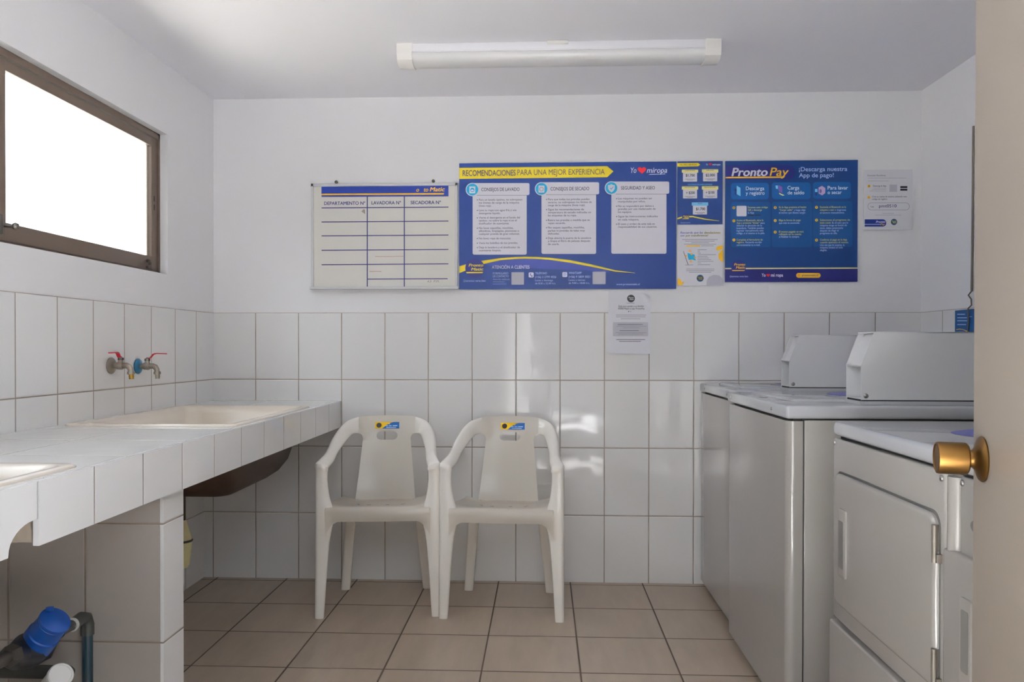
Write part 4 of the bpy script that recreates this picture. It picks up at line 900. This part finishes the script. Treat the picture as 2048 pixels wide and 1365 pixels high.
# app board ----------------------------------------------------------------
ap = thing('app_board', (2.65, 0, 1.373), 'blue payment app board, rightmost of the large boards', 'sign board')
sheet(ap, 'board', PAY_BG, [(1450.4, 323), (1449.4, 565), (1714, 564), (1714.4, 320.6)], .005, .006)
pr = Print(ap, .0061)
pr.shape('footer_band', I['dnavy'], 1, [[(1449.6, 538), (1449.4, 564.8), (1714, 563.8), (1714.2, 536.4)]])
pr.shape('footer_line', I['ltyellow'], 2, [[(1449.6, 536.6), (1449.6, 539), (1714.2, 538), (1714.2, 535.6)]])
pr.shape('title_pill', I['dnavy'], 1, [pr.rect(1450.6, 331, 1590, 360, (0, 0, 14, 14))])
pr.text('title_lettering', I['white'], 2, [('Pronto', 1462.2, 1537, 353.2, 16)], bold=.032, shear=.2)
pr.text('title_accent', I['gold'], 2, [('Pay', 1538.4, 1578, 352.6, 16)], bold=.012, shear=.2)
pr.shape('title_underline', I['gold'], 2, [[(1450.6, 354.6), (1450.6, 357.4), (1566.4, 356.6), (1569.4, 353.4), (1566.6, 353.6)]])
pr.text('headline', I['ltblue'], 1, [('¡Descarga nuestra', 1597, 1693.4, 343.4), ('App de pago!', 1597, 1666.4, 355.6)], bold=.008, cap=8.2)
heads = [(1461.4, 1537, 366.6, 399.6), (1543, 1620.4, 365.6, 399.2), (1625, 1700.6, 364.8, 398.4)]
for i, (a, b, y0, y1) in enumerate(heads):
    pr.shape('step_header', I['pill'], 1, [pr.rect(a, y0, b, y1, 6)]); pr.shape('step_panel', I['panel'], 1, [pr.rect(a, y1+5, b+3, y1+96, 5)])
pr.text('step_title', I['white'], 2, [('Descarga', 1491, 1527.8, 381.2), ('y registro', 1490.8, 1528.4, 390.4), ('Carga', 1574, 1597.6, 380), ('de saldo', 1574.2, 1607.6, 389.6), ('Para lavar', 1654.2, 1695, 380), ('o secar', 1654.2, 1682.4, 389)], bold=.012, cap=7)
ic = pr.shape('phone_icon', I['sky'], 2, [[(1472.6, 372), (1480, 376.6), (1480.4, 393.4), (1472.4, 389)]]); pr.shape('icon_accent', I['dnavy'], 3, [pr.circ(1470.4, 381, 2.4, 3, n=14), [(1469, 385), (1472, 384), (1472, 391), (1469, 390)]], ic)
ic = pr.shape('card_icon', I['purple'], 2, [[(1555.6, 371), (1563.4, 374.6), (1564, 387), (1556.4, 383)]]); pr.shape('icon_accent', I['ltyellow'], 3, [[(1557.4, 386), (1562, 388.6), (1568.6, 391.4), (1564.4, 392.4), (1557.6, 389)]], ic); pr.shape('icon_receipt', I['sky'], 3, [[(1550, 372), (1555, 372), (1555, 379), (1551, 378)]], ic)
ic = pr.shape('washer_icon', I['pink'], 2, [[(1636, 376), (1643, 372.6), (1649.6, 377), (1649.4, 387), (1643.4, 391.6), (1636.4, 388)]]); pr.shape('icon_accent', I['purple'], 3, [pr.circ(1640, 383, 2.4, 4, n=16)], ic); pr.shape('icon_figure', I['dnavy'], 3, [pr.circ(1631, 377, 1.4, n=12), [(1629.6, 385), (1633, 385), (1632.6, 392), (1630, 392)]], ic); pr.shape('icon_shirt', I['sky'], 3, [[(1629, 378.6), (1634, 378.6), (1634, 385), (1629, 385)]], ic)
pr.shape('step_dot', I['gold'], 2, [pr.circ(x, y, 3, n=16) for x, y in ((1467, 416.4), (1467, 442.4), (1467, 480.6), (1549.6, 416), (1549.6, 442), (1549.6, 465), (1632, 415.4), (1632, 441), (1632, 481))])
pr.text('step_number', I['navy'], 3, [(n_, x-(.5 if n_ == '1' else .9), x+(.5 if n_ == '1' else .9), y+1.5, 3) for n_, x, y in (('1', 1467, 416.4), ('2', 1467, 442.4), ('3', 1467, 480.6), ('1', 1549.6, 416), ('2', 1549.6, 442), ('3', 1549.6, 465), ('1', 1632, 415.4), ('2', 1632, 441), ('3', 1632, 481))], bold=.02)
pr.shape('blank_code_tile', I['white'], 2, [pr.rect(1472.4, 412.4, 1492.4, 433.4, 2)]); pr.shape('store_badge', I['black'], 2, [pr.rect(1495.4, 430, 1507, 432.6), pr.rect(1509, 430, 1521, 432.6)])
yl = [('Escanea este código', 1495, 1535, 417.2), ('QR y descarga', 1495, 1523, 422.6), ('Activa el Bluetooth, abre la', 1472.4, 1526, 443.2), ('App y presiona “Iniciar”', 1472.4, 1518.6, 448.4), ('Completa el formulario de', 1472.4, 1524.6, 482), ('registro.', 1472.4, 1488, 487),
      ('En la App presiona el botón', 1557, 1611.4, 417), ('“Cargar saldo”', 1557.4, 1585, 422.6), ('Elige la forma de pago', 1557, 1600.6, 443), ('El monto pagado se verá', 1557, 1606, 466), ('reflejado en tu cuenta', 1557, 1601.6, 471),
      ('Enciende el Bluetooth en la', 1639, 1691, 416.8), ('máquina a usar o', 1639, 1671, 422.4), ('Selecciona el programa de', 1639, 1699, 442.6), ('lavado o secado.', 1639, 1661, 448), ('Confirma el pago en la App', 1639, 1693, 482), ('cuando aparezca el monto.', 1639, 1696, 487.2)]
wh = [('la App', 1495, 1507.4, 428), ('para', 1520.4, 1528.4, 448.4), ('detectar la ubicación de tu', 1472.4, 1523, 453.6), ('lavandería. También puedes', 1472.4, 1526.6, 458.8), ('ingresar manualmente este', 1472.4, 1526, 463.8), ('código, si el sistema te lo pide.', 1472.4, 1528.6, 469), ('Recuerda escribir', 1490.4, 1523, 487), ('correctamente tu e-mail.', 1472.4, 1519.6, 492.4),
      ('y luego elige', 1587, 1610, 422.6), ('el monto que deseas cargar.', 1557, 1610.6, 428), ('que más te acomode.', 1557, 1598.6, 448.4), ('al finalizar la compra.', 1557, 1598, 476),
      ('ingresa', 1673, 1691, 422.4), ('el número manualmente.', 1639, 1688, 428), ('En el caso que la', 1663, 1695, 448), ('máquina tenga un botón de', 1639, 1692.6, 453.2), ('inicio, debes presionarlo', 1639, 1685, 458.6), ('después de elegir el', 1639, 1676, 463.8), ('programa en ella.', 1639, 1673.6, 469), ('Una vez que lo aceptes, la', 1639, 1688, 492.6), ('máquina iniciará el ciclo', 1639, 1684.6, 497.6), ('elegido.', 1639, 1653, 502.8)]
pr.text('step_lettering', ink('soft yellow', 'D8CC70'), 2, yl, bold=.008, cap=3.6); pr.text('step_body', I['ltblue'], 2, wh, bold=.006, cap=3.6)
emblem(pr, 1476.4, 535, 14.6, 3, I['dnavy'], I['gold'], [('Pronto', 1467.4, 1490.6, 532, 4.6), ('Matic', 1471, 1490.4, 538, 4.6)])
pr.text('motto', I['ltblue'], 3, [('Queremos verte bien', 1458.6, 1495.6, 555, 3)], bold=.01, shear=.15)
sl = pr.text('slogan', I['white'], 3, [('Yo', 1522.4, 1530.4, 554, 6.4), ('mi ropa', 1541, 1565.2, 554, 6.4)], bold=.02); pr.shape('slogan_heart', I['red'], 3, [heart(1535.6, 551, 7.6, 6.6)], sl)
wp_ = pr.shape('web_pill', I['gold'], 3, [pr.rect(1591.4, 546.6, 1640.2, 556.2, 4.7)]); pr.text('web_address', I['navy'], 4, [('prontomatic.cl', 1603, 1635, 553, 4)], wp_, bold=.012); pr.shape('globe_icon', I['orange'], 4, [pr.circ(1596.8, 551.4, 3.2, n=16)], wp_)

# white code notice --------------------------------------------------------
np_ = thing('code_notice', (3.08, 0, 1.606), 'small white notice with a pill-shaped code box, between the blue board and the corner', 'notice')
sheet(np_, 'sheet', ink('notice white', 'DCDCE2'), [(1727, 341.4), (1727, 461), (1823.4, 459.2), (1824, 338.4)], .004, .005)
pr = Print(np_, .0051)
pr.text('greeting', I['grey'], 1, [('Estimado Residente', 1734.4, 1770, 353.4, 3.4)], bold=.012)
pr.shape('fine_print', I['ltgrey'], 1, bars([(1735, 1812, 357), (1735, 1776, 362.6), (1745, 1771, 377), (1743, 1771, 380), (1738, 1771, 383), (1764, 1787, 427.4), (1749, 1802, 431)]))
pr.shape('step_dot', I['gold'], 1, [pr.circ(1737, 373, 3, n=16), pr.circ(1737, 395.4, 3, n=16)])
pr.text('step_number', I['ink'], 2, [('1', 1736.5, 1737.5, 374.6, 3), ('2', 1736, 1738, 397, 3)])
pr.text('step_lettering', I['ink'], 1, [('Descarga la App', 1745, 1771.4, 374.2, 3.2), ('Crea tu cuenta de usuario utilizando este', 1743.4, 1812.4, 395.6, 3), ('código de registro', 1743.4, 1773.4, 400.4, 3)], bold=.008)
pr.shape('blank_code_tile', I['ltgrey'], 1, [pr.rect(1778, 370, 1793, 384.4)]); pr.shape('store_badge', I['black'], 1, [pr.rect(1799.4, 373, 1813.6, 376.8), pr.rect(1799.4, 378.2, 1813.6, 382)])
o_ = pr.rect(1734.4, 406, 1818, 421, 7.4, 8); i_ = pr.rect(1735.1, 406.7, 1817.3, 420.3, 6.8, 8)
pr.shape('code_box', I['grey'], 1, [[o_[k], o_[(k+1) % len(o_)], i_[(k+1) % len(o_)], i_[k]] for k in range(len(o_))])
pr.text('code_lettering', I['dnavy'], 1, [('pmt0510', 1757, 1792, 415.6, 5.8), ('Cod:', 1740, 1747, 415.6, 3)], bold=.008)
tb = pr.shape('brand_tab', I['navy'], 1, [pr.rect(1728.4, 439.4, 1771.4, 454, (0, 0, 7, 7))]); pr.shape('tab_line', I['ltgrey'], 2, [[(1728.4, 448.6), (1728.4, 450), (1760, 450), (1760, 448.6)]], tb); pr.text('tab_lettering', I['white'], 3, [('Pronto', 1751, 1770, 446.4, 4)], tb, bold=.02, shear=.2); pr.text('tab_accent', I['gold'], 3, [('Pay', 1760, 1769, 451, 3.4)], tb, bold=.01, shear=.2)
emblem(pr, 1787, 444.6, 6.2, 1, I['teal'], I['ltyellow'], [('Pronto', 1783, 1791.6, 444, 2), ('Matic', 1784, 1791.6, 447, 2)], False)

# loose printed page ------------------------------------------------------
pg = thing('printed_page', (1.925, 0, 1.05), 'loose white printed page with a curling corner, taped below the wide advice board', 'paper sheet')
a0, a1 = at_wall(1217, 582), at_wall(1304, 708.5); px0, px1, pz1, pz0 = a0.x, a1.x-.006, a0.z, a1.z
def page_y(u, v):            # u across, v down
    return .0022 + .020*max(0, (u-.70)/.30)**2*max(0, 1-v/.22)**1.2 + .010*max(0, (v-.86)/.14)**2*(.4+.6*math.sin(PI*min(1, u*1.1))) + .0006*math.sin(PI*u)*v
nu, nv = 22, 28
def page_pt(u, v, e=0):
    cz = pz1 + (pz0-pz1)*v - .010*u*(1-v) + .003*(1-u)*v; ex = px0 + (px1-px0)*u - .004*v
    cut = max(0, (u-.72)/.28)*max(0, 1-v/.16)
    return (ex - .010*cut, -page_y(u, v)-e, cz - .016*cut*cut)
g = G(); g.add([page_pt(i/nu, j/nv) for j in range(nv+1) for i in range(nu+1)], [(j*(nu+1)+i, (j+1)*(nu+1)+i, (j+1)*(nu+1)+i+1, j*(nu+1)+i+1) for j in range(nv) for i in range(nu)])
bm = bmesh.new(); me_ = bpy.data.meshes.new('x'); me_.from_pydata(g.v, [], g.f); bm.from_mesh(me_); bmesh.ops.solidify(bm, geom=bm.faces[:], thickness=.0004); g = G().bm(bm)
mk('sheet', g, I['paper'], pg, smooth=60)
class Page(Print):
    def pt(s, px, py, layer):
        p = at_wall(px, py, 0); u = (p.x-px0)/(px1-px0); v = (p.z-pz1)/(pz0-pz1)
        return (p.x, -page_y(max(0, min(1, u)), max(0, min(1, v)))-.0009-.0003*layer, p.z)
pr = Page(pg, .003)
em = pr.shape('brand_emblem', I['black'], 1, [pr.circ(1261.8, 597.6, 7.8, 7.6)]); pr.text('emblem_lettering', I['white'], 2, [('Pronto', 1257, 1267.6, 597, 2.6), ('Matic', 1259, 1267.6, 600.4, 2.6)], em, bold=.02, shear=.2)
pr.text('title_lettering', I['black'], 1, [('Guía para ayudar a un familiar', 1236.6, 1287.8, 614.6), ('Adulto Mayor a usar ProntoPay', 1235.6, 1288.8, 619.4)], bold=.012, cap=3.4)
pr.shape('dots', I['black'], 1, [pr.circ(1257.2, 623.4, 1.1, n=10), pr.circ(1261.4, 623.4, .7, n=10)])
pr.shape('shaded_box', ink('page grey', 'B4B4BE'), 1, [pr.rect(1225.6, 645, 1296, 673, 2)])
pr.shape('fine_print', I['grey'], 2, bars([(1253, 1269, 606.6), (1231.6, 1292, 630.8), (1232, 1290.4, 634.4), (1241.4, 1280.4, 638.2), (1232.6, 1293, 653), (1246, 1279, 656.4), (1231, 1292.4, 665.8), (1236, 1286, 668.8)]))
pr.shape('bold_print', I['ink'], 2, bars([(1235, 1285.4, 649.4), (1239, 1277.6, 661.8), (1232.4, 1290, 679.6), (1238, 1281.6, 683.2)]))

# blue notice on the right wall ---------------------------------------------
q0 = on_axis(0, RX, 1912, 621.5); bn = thing('blue_notice', (RX, q0.y-.12, 1.0), 'small blue notice on the right wall, showing above the nearer coin console', 'notice')
g = G().box((RX-.004, q0.y-.23, .93), (RX, q0.y, q0.z)); mk('board', g, I['pill'], bn, smooth=0)
def rw(px, py, e): p = on_axis(0, RX-.004-e, px, py); return (RX-.004-e, p.y, p.z)
g = G()
for xa, xb, y in ((1914.5, 1930, 629), (1914.5, 1934, 636), (1914.5, 1934, 642), (1914.5, 1932, 649.5), (1938, 1944, 634)): g.add([rw(xa, y+.7, .0003), rw(xb, y+.7, .0003), rw(xb, y-.7, .0003), rw(xa, y-.7, .0003)], [(0, 1, 2, 3)])
mk('fine_print', g, I['ltblue'], bn, smooth=0, recalc=False)
g = G()
T = [(1912.5, 659.6), (1919, 658.4), (1926, 659.4), (1934, 662.6), (1944, 667)]
for (xa, ya_), (xb, yb__) in zip(T, T[1:]): g.add([rw(xa, ya_+.8, .0003), rw(xb, yb__+.8, .0003), rw(xb, yb__-.6, .0003), rw(xa, ya_-.6, .0003)], [(0, 1, 2, 3)])
mk('swoosh', g, I['gold'], bn, smooth=0, recalc=False)
